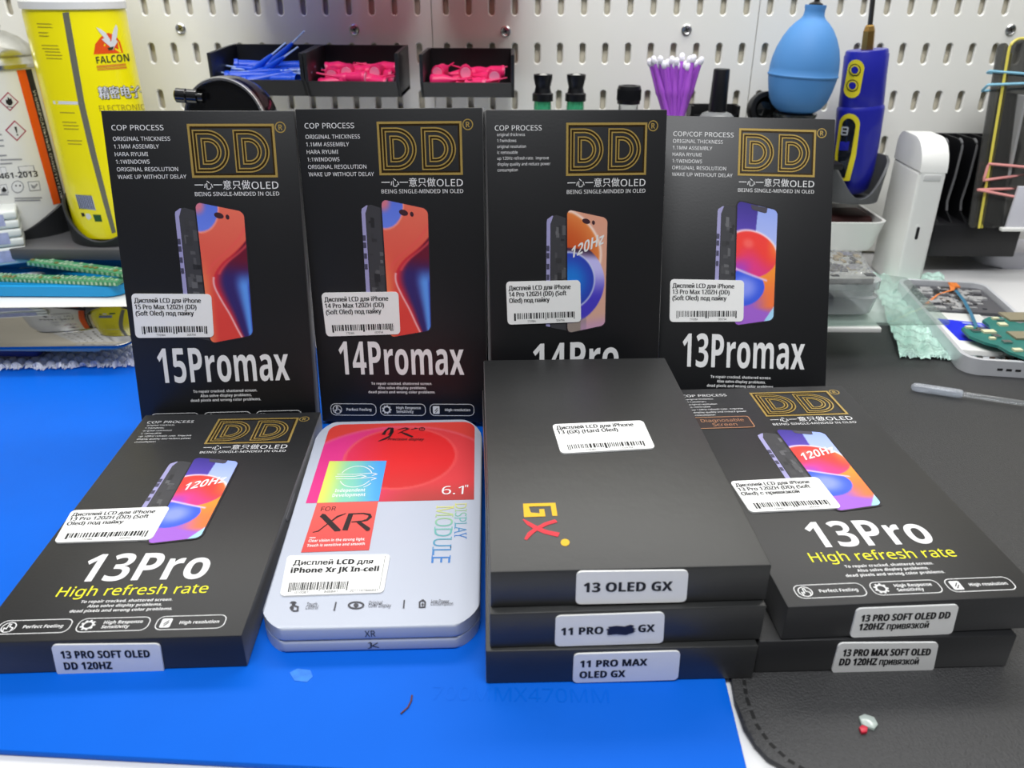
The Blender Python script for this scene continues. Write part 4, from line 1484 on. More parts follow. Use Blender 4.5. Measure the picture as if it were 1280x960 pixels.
p0, p1 = ony(787, 107, 7.4), ony(787, 128, 7.4)
kx = 1 / 996 * (7.4 * _c + 0.95 * _s)
root = thing('glass_bottle', 'small clear glass bottle with round black screw cap beside the purple brushes', 'bottle', (p0.x, 7.4, SHZ))
zc, zt = p1.z - SHZ, p0.z - SHZ
mb = MB()
mb.lathe([(17 * kx, 0), (17 * kx, zc - 0.16), (15 * kx, zc - 0.1), (12 * kx, zc - 0.06), (12 * kx, zc)], 28)
mb.build('glass_body', M_gclear, root)
mb = MB()
n_ = 44
prof = []
mb.lathe([(14.2 * kx, zc - 0.01), (14.4 * kx, zc + 0.02), (14.4 * kx, zt - 0.02), (13.6 * kx, zt), (9 * kx, zt), (8.5 * kx, zt - 0.008), (0, zt - 0.008)], 32)
for i in range(n_):
    a = 2 * math.pi * i / n_
    mb.box(-0.004, 0.004, -0.004, 0.004, zc + 0.02, zt - 0.03, M=Matrix.Translation((14.4 * kx * math.cos(a), 14.4 * kx * math.sin(a), 0)))
mb.build('cap', M_cap, root)

# purple micro brushes in a cup
bc = ony(845, 152, 7.35)
kx = 1 / 996 * (7.35 * _c + 0.95 * _s)
root = thing('brush_cup', 'small black cup holding the purple brushes behind the standing boxes', 'cup', (bc.x, 7.35, SHZ))
mb = MB()
ch = bc.z - SHZ - 0.03
mb.lathe([(0.14, 0), (0.165, ch), (0.15, ch), (0.128, 0.02), (0, 0.02)], 28)
mb.build('cup_body', M_blackpl, root)
M_pur = mat('purple_plastic', (186, 98, 224), 0.3, trans=0.25, var=(60, 0.06))
M_fuz = mat('white_bristle', (238, 236, 244), 0.9, bump=(900, 0.6, 0.001))
bp = None
tips = [(829, 76), (837, 77), (843, 76), (861, 79), (869, 76), (811, 73), (820, 76), (825, 70), (834, 74), (840, 70), (846, 72), (853, 66), (858, 76), (863, 70), (868, 68), (874, 74), (878, 71), (816, 70), (849, 78)]
for i, (tx, ty) in enumerate(tips):
    T = ony(tx, ty, 7.3 + 0.1 * ((i * 5) % 7) / 6)
    B_ = Vector((bc.x + 0.085 * (-1 if (tx - 845) > 0 else 1) * abs(tx - 845) / 36 * 0.5 + (tx - 845) * kx * 0.12, 7.35 + 0.08 * math.sin(i * 2.1), SHZ + 0.05))
    if bp is None:
        bp = thing('micro_brush', '', 'brush')
        mb = MB()
        mb.lathe([(0.02, 0), (0.021, 0.45), (0.02, 0.6), (0.026, 0.64), (0.022, 0.68), (0.018, 0.8), (0.014, 0.92)], 10)
        mb.build('handle', M_pur, bp)
        mb = MB()
        mb.lathe([(0.01, 0.91), (0.018, 0.925), (0.022, 0.95), (0.02, 0.985), (0.008, 1.0), (0, 1.0)], 10)
        mb.build('bristle_tip', M_fuz, bp)
        o = bp
    else:
        o = copy_tree(bp, '')
    tag(o, 'purple plastic micro brush with white tip standing in the bunch', 'brush', 'purple micro brushes')
    d = T - B_
    q = d.to_track_quat('Z', 'Y')
    o.rotation_mode = 'QUATERNION'
    o.rotation_quaternion = q
    o.location = B_ * S
    o.scale = (1.15, 1.15, d.length)

# bottle with tall black cap
p0, p1 = ony(902.5, 86, 7.4), ony(901, 139, 7.4)
root = thing('varnish_bottle', 'small bottle with tall black cylindrical cap left of the blue air blower', 'bottle', (p0.x, 7.4, SHZ))
zc, zt = p1.z - SHZ, p0.z - SHZ
mb = MB()
mb.lathe([(0.155, 0), (0.16, 0.02), (0.16, zc - 0.06), (0.13, zc - 0.02), (0.075, zc)], 28)
mb.build('glass_body', mat('smoky_glass', (190, 192, 192), 0.1, trans=0.6), root)
mb = MB()
mb.lathe([(0.078, zc - 0.01), (0.078, zc + 0.02), (0.07, zt - 0.01), (0.066, zt), (0, zt)], 28)
mb.build('cap', M_cap, root)
# dark caddy behind it
a0, a1 = ony(862, 131, 7.72), ony(923, 131, 7.72)
root = thing('small_caddy', 'small dark caddy standing behind the tall-capped bottle', 'caddy', ((a0.x + a1.x) / 2, 7.72, SHZ))
mb = MB()
w_, h_ = (a1.x - a0.x) / 2, a0.z - SHZ
mb.box(-w_, w_, 0.07, 0.1, 0, h_)
mb.box(-w_, w_, -0.08, -0.05, 0, h_ * 0.8)
mb.box(-w_, -w_ + 0.03, -0.08, 0.1, 0, h_)
mb.box(w_ - 0.03, w_, -0.08, 0.1, 0, h_)
mb.box(-w_, w_, -0.08, 0.1, 0, 0.03)
mb.build('caddy_body', M_blackpl, root)

# black ring loupe and dark jar below the blower
p0 = ony(956, 136, 7.55)
root = thing('loupe', 'round black loupe standing on edge left below the blue blower', 'loupe', (p0.x, 7.55, SHZ))
Ml = Matrix.Translation((0, 0, p0.z - SHZ)) @ Matrix.Rotation(math.radians(82), 4, 'X') @ Matrix.Rotation(0, 4, 'Z')
mb = MB()
mb.lathe([(0.1, -0.07), (0.145, -0.07), (0.15, -0.05), (0.15, 0.05), (0.145, 0.07), (0.105, 0.07), (0.1, -0.07)], 36, M=Ml)
mb.build('ring', M_blackpl, root)
mb = MB()
mb.lathe([(0.1, 0.0), (0.07, 0.02), (0, 0.03)], 32, M=Ml)
mb.build('lens', mat('dark_lens', (30, 32, 32), 0.05, coat=1.0), root)
mb = MB()
mb.box(-0.05, 0.05, -0.06, 0.06, 0, p0.z - SHZ - 0.13, r=0.008)
mb.build('foot', M_blackpl, root)
q0, q1 = ony(968, 141, 7.2), ony(1019, 141, 7.2)
jr = (q1.x - q0.x) / 2
root = thing('dark_jar', 'dark translucent jar under the blue air blower', 'jar', ((q0.x + q1.x) / 2, 7.2, SHZ))
mb = MB()
jh = q0.z - SHZ
mb.lathe([(jr, 0), (jr, jh - 0.03), (jr * 1.04, jh - 0.02), (jr * 1.04, jh), (jr * 0.7, jh), (jr * 0.65, jh - 0.02), (jr * 0.65, 0.03), (0, 0.03)], 32)
mb.build('jar_body', mat('smoky_plastic', (44, 48, 48), 0.15, trans=0.3), root)

# ------------------------------------------------------------------ blue rubber air blower
M_blow = mat('blue_rubber', (78, 136, 196), 0.55, spec=0.35, var=(14, 0.06))
pb, pt = ony(995, 138, 7.2), ony(1020, 6, 7.2)
axis = (pt - pb)
Lb = axis.length
kx = 1 / 996 * (7.2 * _c + 0.7 * _s)
Mq = axis.to_track_quat('Z', 'Y').to_matrix().to_4x4()
Mq.translation = pb
root = thing('air_blower', 'light blue rubber bulb air blower leaning in front of the pegboard seam', 'air blower', M=Mq)
pxp = [(-0.02, 20), (0.0, 24), (0.04, 30), (0.1, 35), (0.2, 38.5), (0.3, 40.8), (0.33, 41.2), (0.34, 42.4), (0.352, 42.6), (0.362, 41.6), (0.42, 41.4), (0.5, 40.2), (0.6, 37.2), (0.7, 32), (0.78, 26), (0.84, 19.5), (0.87, 15), (0.9, 12.4), (0.95, 11.8), (0.985, 12.6), (1.0, 12.4), (1.0, 9), (0.97, 8)]
mb = MB()
mb.lathe([(r * kx, t * Lb) for t, r in pxp], 48)
mb.build('bulb', M_blow, root)
mb = MB()
mb.lathe([(8.4 * kx, 0.965 * Lb), (8 * kx, 1.01 * Lb), (3 * kx, 1.03 * Lb), (2.6 * kx, 1.3 * Lb), (1.8 * kx, 1.32 * Lb)], 20)
mb.build('nozzle', M_blackpl, root)

# ------------------------------------------------------------------ blue electric screwdriver in a grey holder
M_navy = mat('deep_blue_plastic', (30, 34, 152), 0.33, coat=0.2, var=(30, 0.05))
M_yel = mat('yellow_plastic', (224, 208, 44), 0.4)
YS = 7.35
pb, pt = ony(1064, 240, YS), ony(1084, 62, YS)
axis = (pt - pb)
Ls = axis.length
kx = 1 / 996 * (YS * _c + 0.85 * _s)
zax = axis.normalized()
xax = Vector((1, 0, 0)) - zax * zax.x
xax.normalize()
yax = zax.cross(xax)
Ms = frame(pb, xax, yax, zax)
root = thing('electric_screwdriver', 'deep blue electric screwdriver with yellow trim standing in a grey holder', 'screwdriver', M=Ms)
mb = MB()
mb.lathe([(16 * kx, 0), (21 * kx, 0.03 * Ls), (25 * kx, 0.15 * Ls), (27.5 * kx, 0.35 * Ls), (29 * kx, 0.6 * Ls), (28.5 * kx, 0.615 * Ls), (27 * kx, 0.63 * Ls)], 40, sy=0.8)
mb.build('lower_body', M_navy, root)
mb = MB()
mb.lathe([(26.4 * kx, 0.62 * Ls), (27.2 * kx, 0.64 * Ls), (26.6 * kx, 0.8 * Ls), (26.4 * kx, 0.965 * Ls), (25.2 * kx, 0.975 * Ls), (25.2 * kx, 0.99 * Ls), (24 * kx, 1.0 * Ls), (0, 1.0 * Ls)], 40, sy=0.8)
mb.build('upper_body', M_navy, root)


def on_body(px, py, R, lift):
    """photo pixel onto the elliptic body, radius R across and 0.8R deep"""
    Mi = Ms.inverted()
    o, d = Mi @ CAMP, Mi.to_3x3() @ ray(px, py)
    R += lift
    ky = 1 / 0.8
    a = d.x ** 2 + (d.y * ky) ** 2
    b = 2 * (o.x * d.x + o.y * d.y * ky * ky)
    c = o.x ** 2 + (o.y * ky) ** 2 - R * R
    disc = b * b - 4 * a * c
    t = (-b - math.sqrt(disc)) / (2 * a) if disc > 0 else -b / (2 * a)
    return o + d * t


def body_patch(mb, pts, R, lift, mi=0):
    vs = [on_body(x, y, R, lift) for x, y in pts]
    c = on_body(sum(p[0] for p in pts) / len(pts), sum(p[1] for p in pts) / len(pts), R, lift)
    n = len(pts)
    mb.add(vs + [c], [(i, (i + 1) % n, n) for i in range(n)], mi)


pill = lambda cx0, cy0, cx1, cy1, r, n=8: [(cx0 + r * math.cos(a), cy0 + r * math.sin(a)) for a in [math.pi + math.pi * i / n for i in range(n + 1)]] + [(cx1 + r * math.cos(a), cy1 + r * math.sin(a)) for a in [math.pi * i / n for i in range(n + 1)]]
mb = MB()
body_patch(mb, pill(1070, 85, 1065, 112, 10.5), 26.8 * kx, 0.006)
bt = mb.build('button_plate', M_yel, root)
for cx_, cy_ in ((1068.5, 87.5), (1065.5, 107)):
    mb = MB()
    body_patch(mb, [(cx_ + 7.6 * math.cos(a), cy_ + 7.6 * math.sin(a)) for a in [2 * math.pi * i / 16 for i in range(16)]], 26.8 * kx, 0.010, 1)
    body_patch(mb, [(cx_ + 6.4 * math.cos(a), cy_ + 6.4 * math.sin(a)) for a in [2 * math.pi * i / 16 for i in range(16)]], 26.8 * kx, 0.013, 2)
    body_patch(mb, [(cx_ + 4.6 * math.cos(a), cy_ + 4.6 * math.sin(a)) for a in [2 * math.pi * i / 16 for i in range(16)]], 26.8 * kx, 0.017, 0)
    mb.build('button', [M_navy, M_blackpl, M_yel], bt)
mb = MB()
body_patch(mb, [(1062 + 13 * math.cos(a), 155 + 13 * math.sin(a)) for a in [math.pi + math.pi * i / 10 for i in range(11)]] + [(1070, 195), (1062, 226), (1052, 226), (1042, 226), (1044, 190)], 28.6 * kx, 0.006, 0)
dp = mb.build('display_frame', M_yel, root)
mb = MB()
body_patch(mb, [(1061 + 8.5 * math.cos(a), 158 + 10 * math.sin(a)) for a in [math.pi + math.pi * i / 10 for i in range(11)]] + [(1064, 192), (1056, 222), (1047, 222), (1047.5, 192)], 28.6 * kx, 0.012, 0)
body_patch(mb, [(1050, 177), (1062, 177), (1060, 188), (1049, 188)], 28.6 * kx, 0.015, 1)
d_ = MB()
mb.build('screen', [mat('dark_glass', (22, 26, 34), 0.15, coat=0.6), M_navy], dp)
mb = MB()
for seg in ([(1053, 159), (1060, 159.5)], [(1053, 159), (1052.3, 163.5)], [(1060, 159.5), (1059.3, 164)], [(1052.3, 163.5), (1059.3, 164)], [(1052.3, 163.5), (1051.6, 168)], [(1059.3, 164), (1058.6, 168.5)], [(1051.6, 168), (1058.6, 168.5)]):
    (xa, ya), (xb, yb) = seg
    L_ = math.hypot(xb - xa, yb - ya)
    nx, ny = -(yb - ya) / L_ * 0.9, (xb - xa) / L_ * 0.9
    mb.add([on_body(*p, 28.6 * kx, 0.02) for p in ((xa + nx, ya + ny), (xb + nx, yb + ny), (xb - nx, yb - ny), (xa - nx, ya - ny))], [(0, 1, 2, 3)])
mb.build('display_digit', mat('pale_digit', (176, 180, 186), 0.5), dp)
mb = MB()
mb.lathe([(7.6 * kx, 1.0 * Ls), (7.2 * kx, 1.12 * Ls), (5.5 * kx, 1.15 * Ls), (4.2 * kx, 1.16 * Ls)], 6, smooth=False)
mb.build('collet', mat('brass', (176, 140, 78), 0.3, metal=0.9), root)
mb = MB()
mb.lathe([(3.0 * kx, 1.15 * Ls), (3.0 * kx, 1.5 * Ls), (1.4 * kx, 1.53 * Ls)], 12)
mb.build('bit', mat('dark_steel', (96, 94, 92), 0.3, metal=0.9), root)

# grey holder cup, cut in a saddle
zt_, zb_ = ony(1092, 197, YS).z, ony(1062, 248, YS).z
cxh = pb.x - 0.015
root = thing('tool_holder', 'grey moulded holder cup carrying the blue screwdriver', 'holder', (cxh, YS, zb_))
mb = MB()
n_ = 40
hh = zt_ - zb_
vs, fs = [], []
for rr, inner in ((0.285, 0), (0.262, 1)):
    for k in range(n_):
        a = 2 * math.pi * k / n_
        fr_ = max(0.0, -math.sin(a))                 # front side
        top = hh * (1 - 0.86 * fr_ ** 3) if math.sin(a) < 0 else hh * 1.05
        vs.append((rr * math.cos(a), 0.95 * rr * math.sin(a), top))
for rr, zz in ((0.25, 0.0), (0.23, 0.02)):
    for k in range(n_):
        a = 2 * math.pi * k / n_
        vs.append((rr * math.cos(a), 0.95 * rr * math.sin(a), zz))
for k in range(n_):
    k2 = (k + 1) % n_
    fs += [(k, k2, n_ + k2, n_ + k), (2 * n_ + k, 2 * n_ + k2, k2, k), (3 * n_ + k, 3 * n_ + k2, n_ + k2, n_ + k)]
fs += [tuple(2 * n_ + k for k in range(n_)), tuple(3 * n_ + k for k in range(n_))]
mb.add(vs, fs, 0, True)
mb.build('holder_cup', M_greypl, root)
mb = MB()
mb.box(-0.1, 0.1, 0.25, 0.5, 0.02, hh * 0.7, r=0.01)
mb.build('wall_arm', M_greypl, root)

# ------------------------------------------------------------------ white open wall tray
Yf_, Yb_ = 7.0, 7.75
xr, xl = ony(1115, 275, Yf_).x, ony(985, 275, Yf_).x
zt_, zb_ = ony(1080, 279, Yf_).z, ony(1070, 316, Yf_ + 0.1).z
root = thing('wall_tray', 'white open plastic tray hung under the grey holder beside the right standing box', 'tray', ((xl + xr) / 2, Yb_, zb_))
P0 = Vector(((xl + xr) / 2, Yb_, zb_))
hw, dp_, hh = (xr - xl) / 2, Yb_ - Yf_, zt_ - zb_
mb = MB()


def ring(hw_, y0, y1, r, z, n=6):
    return [(a, b, z) for a, b in arc(hw_ - r, y0 + r, r, r, 270, 360, n) + [(hw_, y1), (-hw_, y1)] + arc(-hw_ + r, y0 + r, r, r, 180, 270, n)]


R_ = [ring(hw * 0.9, -dp_ + 0.16, 0, 0.1, 0.0), ring(hw * 0.93, -dp_ + 0.1, 0, 0.12, 0.05), ring(hw * 0.99, -dp_ + 0.01, 0, 0.14, hh - 0.02), ring(hw, -dp_, 0, 0.14, hh),
      ring(hw - 0.03, -dp_ + 0.03, -0.03, 0.11, hh), ring(hw * 0.93 - 0.03, -dp_ + 0.13, -0.03, 0.09, 0.04)]
n_ = len(R_[0])
vs = [p for r_ in R_ for p in r_]
fs = [(i * n_ + k, i * n_ + (k + 1) % n_, (i + 1) * n_ + (k + 1) % n_, (i + 1) * n_ + k) for i in range(len(R_) - 1) for k in range(n_)]
fs += [tuple(range(n_)), tuple(5 * n_ + k for k in range(n_))]
mb.add(vs, fs, 0, True)
mb.build('tray_shell', M_whitepl, root)
mb = MB()
mb.box(-0.3, 0.3, -0.5, -0.12, 0.045, 0.3, r=0.05, seg=3)
o = mb.build('dark_red_pouch', mat('dark_red_rubber', (58, 22, 20), 0.7), origin=None)
o.location = (P0 + Vector((0.12, 0, 0.0))) * S
tag(o, 'dark red pouch lying inside the white wall tray', 'pouch')

# ------------------------------------------------------------------ white upright device with hinged lid
YD = 6.75
b0, b1 = onz(1119, 346, -0.03), onz(1151, 344, -0.03)
b0.y = b1.y = YD
x0, x1 = ony(1121, 344, YD).x, ony(1152, 344, YD).x
zt_ = ony(1150, 176, YD).z
root = thing('label_printer', 'white upright handheld device with curved lid and charging socket right of the wall tray', 'device', ((x0 + x1) / 2, YD, -0.03), )
hw, dd, hh = (x1 - x0) / 2, 0.62, zt_ + 0.03
Md = Matrix.Rotation(math.radians(-4), 4, 'Z')
rr = 0.26


def dev_prof(za, zb, e=0.0):
    return [(-dd / 2 + e, za), (dd / 2 - e, za), (dd / 2 - e, zb), (-dd / 2 + e, zb)]


lidz = hh * 0.8
mb = MB()
mb.prism([(-0.0 + 0.0, 0.0), (dd, 0.0), (dd, lidz), (0, lidz), (0, 0.12), (0.012, 0.03), (0.04, 0.0)][1:], lambda a, b, h: Md @ Vector((h, a, b)), -hw, hw, bevel=0.028, seg=4)
mb.build('body', M_whitepl, root)
mb = MB()
prof = [(0, lidz + 0.004), (dd, lidz + 0.004), (dd, hh - 0.1)] + [(dd - 0.12 + 0.12 * math.cos(a), hh - 0.12 + 0.12 * math.sin(a)) for a in [math.pi / 2 * i / 5 for i in range(1, 6)]] + \
       [(rr - rr * math.sin(a), hh - rr + rr * math.cos(a)) for a in [math.pi / 2 * i / 8 for i in range(9)]]
mb.prism(prof, lambda a, b, h: Md @ Vector((h, a, b)), -hw, hw, bevel=0.035, seg=4)
mb.build('lid', M_whitepl, root)
mb = MB()
mb.box(-0.07, 0.07, -0.005, 0.01, lidz - 0.07, lidz - 0.015, M=Md, r=0.004)
mb.build('latch', mat('pale_grey_plastic', (206, 206, 204), 0.4), root)
mb = MB()
mb.prism(rrect(-0.022, lidz * 0.5 - 0.075, 0.022, lidz * 0.5 + 0.075, 0.02, 4), lambda a, b, h: Md @ Vector((a + 0.02 - hw * 0.35, h, b)), -0.004, 0.01)
mb.prism(rrect(-0.013, lidz * 0.5 - 0.055, 0.013, lidz * 0.5 + 0.055, 0.012, 4), lambda a, b, h: Md @ Vector((a + 0.02 - hw * 0.35, h, b)), -0.006, 0.0, mi=1)
mb.build('charging_socket', [M_whitepl, M_blackpl], root)

# ------------------------------------------------------------------ black slotted rack
YR = 7.2
xl, xr = ony(1160, 318, YR).x, ony(1268, 318, YR).x
z0, z1 = ony(1215, 321, YR).z, ony(1215, 281, YR).z
root = thing('slotted_rack', 'black rack with upright dividers fixed to the right pegboard', 'rack', ((xl + xr) / 2, YR, z0))
hw, h1 = (xr - xl) / 2, z1 - z0
zt_ = ony(1190, 169, 7.68).z - z0
M_rack = mat('black_rack_plastic', (20, 20, 23), 0.4, var=(40, 0.1))
mb = MB()
mb.box(-hw, hw, 0, 0.68, 0, h1, r=0.01)
mb.build('base', M_rack, root)
mb = MB()
mb.box(-hw - 0.12, hw, 0.6, 0.68, h1 - 0.02, zt_, r=0.006)
mb.build('back_plate', M_rack, root)
for i in range(6):
    x = -hw + 0.05 + i * (2 * hw - 0.1) / 5.4
    prof = [(0.61, h1 - 0.01), (0.61, zt_), (0.28, zt_)] + [(0.28 - 0.08 * math.sin(a), zt_ - 0.08 + 0.08 * math.cos(a)) for a in [math.pi / 2 * k / 4 for k in range(1, 5)]] + \
           [(0.2, zt_ * 0.68), (0.23, h1 + 0.16), (0.2, h1 + 0.08), (0.08, h1 + 0.01), (0.06, h1 - 0.01)]
    mb = MB()
    mb.prism(prof, lambda a, b, h: Vector((x + h, a, b)), -0.008, 0.008)
    mb.tube([Vector((x, a, b)) for a, b in prof[2:-2]], 0.011, 6, 1)
    mb.build('divider', [mat('dark_divider_plastic', (20, 20, 23), 0.4), mat('lit_grey_edge', (104, 104, 106), 0.4)], root)  # paler front edge: the light it catches is put into its colour

# glass phone frame with yellow rim, standing in the rack, rubber bands round it
pa, pb_ = ony(1262, 50, 7.05), ony(1225, 262, 7.05)
pq = Vector((ony(1228, 276, 7.05).x, 7.05, z1 + 0.01))
top = ony(1265, 50, 7.3)
up_v = (top - pq)
L_ = up_v.length
zax = up_v.normalized()
xax = Vector((1, 0.0, 0)) - zax * zax.x
xax.normalize()
yax = zax.cross(xax)
Mf = frame(pq, xax, yax, zax)
root = thing('phone_frame', 'dark clear phone screen with yellow rim standing in the slotted rack', 'phone screen', M=Mf)
mb = MB()
mb.prism(rrect(0.0, 0.0, 0.76, L_, 0.08, 6), lambda a, b, h: Vector((a, h, b)), 0.0, 0.02)
mb.build('glass', thin_clear('dark_clear_glass', (72, 72, 70), 0.38, 0.08, tint=(0.5, 0.5, 0.49)), root)
mb = MB()
o_ = [(0.772, 0.0)] + rrect(-0.012, 0.0, 0.772, L_ + 0.012, 0.09, 6)[:14] + [(-0.012, 0.0)]
mb.tube([Vector((a, 0.0, b)) for a, b in o_], 0.0125, 6)
mb.tube([Vector((a + 0.034, 0.014, b)) for a, b in ((-0.012, 0.0), (-0.012, L_ - 0.1))], 0.008, 6)
mb.build('rim', mat('yellow_rim', (214, 200, 84), 0.35), root)
mb = MB()
mb.prism(rrect(-0.09, 0.0, -0.0, L_ - 0.02, 0.04, 5), lambda a, b, h: Vector((a, h, b)), 0.03, 0.05)
mb.build('side_strip', thin_clear('dark_strip', (84, 84, 82), 0.5, 0.2, tint=(0.55, 0.55, 0.54)), root)


def band(label, col, group, zs, rgb_m):
    pts = []
    for i, (xx, yy, zz) in enumerate(zs):
        pts.append(Vector((xx, yy, zz)))
    mb = MB()
    dense = []
    for a, b in zip(pts, pts[1:] + pts[:1]):
        for k in range(8):
            dense.append(a.lerp(b, k / 8))
    mb.tube([Mf @ p for p in dense], 0.012, 6, closed=True)
    o = mb.build('rubber_band', rgb_m, origin=(Mf @ pts[0]))
    tag(o, label, 'rubber band', group)


M_bb = mat('blue_rubber_band', (134, 190, 214), 0.6, bump=(600, 0.4, 0.001))
M_pb = mat('pink_rubber_band', (224, 150, 146), 0.6, bump=(600, 0.4, 0.001))
g1 = 'rubber bands round the yellow-rimmed screen'
fz = lambda py: L_ * (262 - py) / 212.0
band('pale blue rubber band, highest round the yellow-rimmed screen', 0, g1, [(-0.14, 0.0, fz(83)), (0.79, -0.03, fz(93)), (0.79, 0.08, fz(93)), (-0.12, 0.08, fz(84))], M_bb)
band('pale blue rubber band just below the highest one on the yellow-rimmed screen', 0, g1, [(-0.15, -0.02, fz(98)), (0.79, -0.03, fz(94)), (0.79, 0.08, fz(98)), (-0.14, 0.08, fz(104))], M_bb)
band('pink rubber band running slanted above the lowest one on the screen', 0, g1, [(-0.04, -0.03, fz(186)), (0.79, -0.03, fz(196)), (0.79, 0.08, fz(192)), (-0.06, -0.03, fz(205))], M_pb)
band('pink rubber band, lowest round the yellow-rimmed screen', 0, g1, [(-0.1, -0.04, fz(216)), (0.79, -0.04, fz(238)), (0.79, 0.08, fz(214)), (-0.09, -0.03, fz(216))], M_pb)

# white panel and a grey device at the right edge
M_lp = mat('lavender_white_plastic', (206, 206, 214), 0.35)
YW = 6.96 + 0.06
q4 = [ony(*p, YW) for p in ((1276, 226), (1259, 279), (1330, 281), (1340, 226))]
root = thing('white_cover_plate', 'white cover plate standing at the right end of the slotted rack', 'cover', (q4[1].x + 0.2, YW, z1 + 0.002))
P0 = Vector((q4[1].x + 0.2, YW, z1 + 0.002))
mb = MB()
lowz = min(q4[1].z, q4[2].z)
mb.prism([(p.x - P0.x, p.z - lowz) for p in q4], lambda a, b, h: Vector((a, h, b)), 0, 0.03, bevel=0.006)
mb.build('plate', M_lp, root)
mb = MB()
mb.box(-0.26, 0.1, -0.05, 0.0, 0, 0.03, r=0.006)
mb.build('foot_lip', M_whitepl, root)
ca, cb = ony(1251, 272, 7.12), ony(1283, 120, 7.12)
root = thing('grey_card', 'thin pale grey card standing on edge in the rack right of the yellow-rimmed screen', 'card', (ca.x, 7.12, z1 + 0.012))
mb = MB()
P0 = Vector((ca.x, 7.12, z1 + 0.012))
mb.prism([(-0.012, 0.0), (0.012, 0.0), (cb.x - ca.x + 0.012, cb.z - P0.z), (cb.x - ca.x - 0.012, cb.z - P0.z)], lambda a, b, h: Vector((a, h, b)), 0.0, 0.4)
mb.build('card_sheet', mat('pale_grey_card', (150, 150, 150), 0.5), root)
p0 = onz(1258, 338, -0.03)
root = thing('grey_case', 'pale grey rounded case lying on the desk below the slotted rack', 'case', (p0.x + 0.2, p0.y + 0.2, -0.03))
mb = MB()
mb.prism(rrect(-0.34, -0.16, 1.0, 0.4, 0.12, 6), up, 0.0, 0.17, bevel=0.05, seg=4)
mb.build('case_shell', M_lp, root)

# ------------------------------------------------------------------ clear sheet shelf, clear trays, bubble wrap
ZS = 0.3
f0, f1 = onz(1036, 408, ZS), onz(1187, 404, ZS)
root = thing('clear_shelf', 'clear acrylic sheet shelf raised over the desk right of the standing boxes', 'shelf', (2.2, 5.8, -0.03))
P0 = Vector((2.2, 5.8, -0.03))
M_acr = thin_clear('clear_acrylic', (206, 222, 216), 0.12, 0.05)
mb = MB()
mb.prism([(1.0 - P0.x, f0.y - P0.y), (f1.x - P0.x, f1.y - P0.y), (onz(1133, 349, ZS).x - P0.x, onz(1133, 349, ZS).y - P0.y), (2.2 - P0.x, 6.5 - P0.y), (1.0 - P0.x, 6.5 - P0.y)], lambda a, b, h: Vector((a, b, h)), ZS - 0.015 + 0.03, ZS + 0.015 + 0.03, bevel=0.004)
mb.build('sheet', M_acr, root)
for (lx, ly) in ((1.15, 5.25), (1.15, 6.35), (f1.x - 0.75, 6.35)):
    mb = MB()
    mb.lathe([(0.05, 0.0 if ly > 6 else 0.031), (0.05, ZS + 0.0)], 16, M=Matrix.Translation((lx - P0.x, ly - P0.y, 0.0)))
    mb.build('leg', M_acr, root)
mb = MB()
e0, e1 = onz(1030, 411, ZS - 0.03), onz(1099, 409, ZS - 0.03)
mb.box(1.0 - P0.x, e1.x - P0.x, f0.y + 0.02 - P0.y, f0.y + 0.95 - P0.y, ZS - 0.055 + 0.03, ZS - 0.02 + 0.03, r=0.006)
part_label(mb.build('white_backing', M_whitepl, root), 'white strip under the front edge')

M_tray = thin_clear('clear_tray_plastic', (214, 216, 218), 0.38, 0.12)
t0, t1 = onz(1098, 397, ZS + 0.02), onz(1096, 352, ZS + 0.3)
root = thing('clear_tray', 'clear ribbed plastic tray on the acrylic shelf under the wrapped circuit board', 'tray', (1.9, 5.7, ZS + 0.016))
x1 = t0.x
Yt = t0.y
mb = MB()
P0 = Vector((1.9, 5.7, ZS + 0.016))
lev = [(0.0, 0.05), (0.02, 0.02), (0.14, 0.0), (0.15, 0.02), (0.19, 0.02), (0.2, 0.0), (0.26, 0.0), (0.27, 0.025)]
rings = []
for z, e in lev:
    rings.append([(a, b, z) for a, b in rrect(1.1 - P0.x, Yt + e - P0.y, x1 - e - P0.x, Yt + 0.75 - e - P0.y, 0.1, 5)])
n_ = len(rings[0])
vs = [p for r_ in rings for p in r_]
fs = [(i * n_ + k, i * n_ + (k + 1) % n_, (i + 1) * n_ + (k + 1) % n_, (i + 1) * n_ + k) for i in range(len(rings) - 1) for k in range(n_)]
fs += [tuple(range(n_)), tuple((len(rings) - 1) * n_ + k for k in range(n_))]
mb.add(vs, fs, 0, True)
mb.build('tray_body', M_tray, root)
mb = MB()
mb.box(1.2 - P0.x, x1 - 0.27 - P0.x, Yt + 0.12 - P0.y, Yt + 0.55 - P0.y, 0.025, 0.115, r=0.03)
mb.build('blue_grey_insert', mat('slate_foam', (96, 102, 116), 0.8), root)

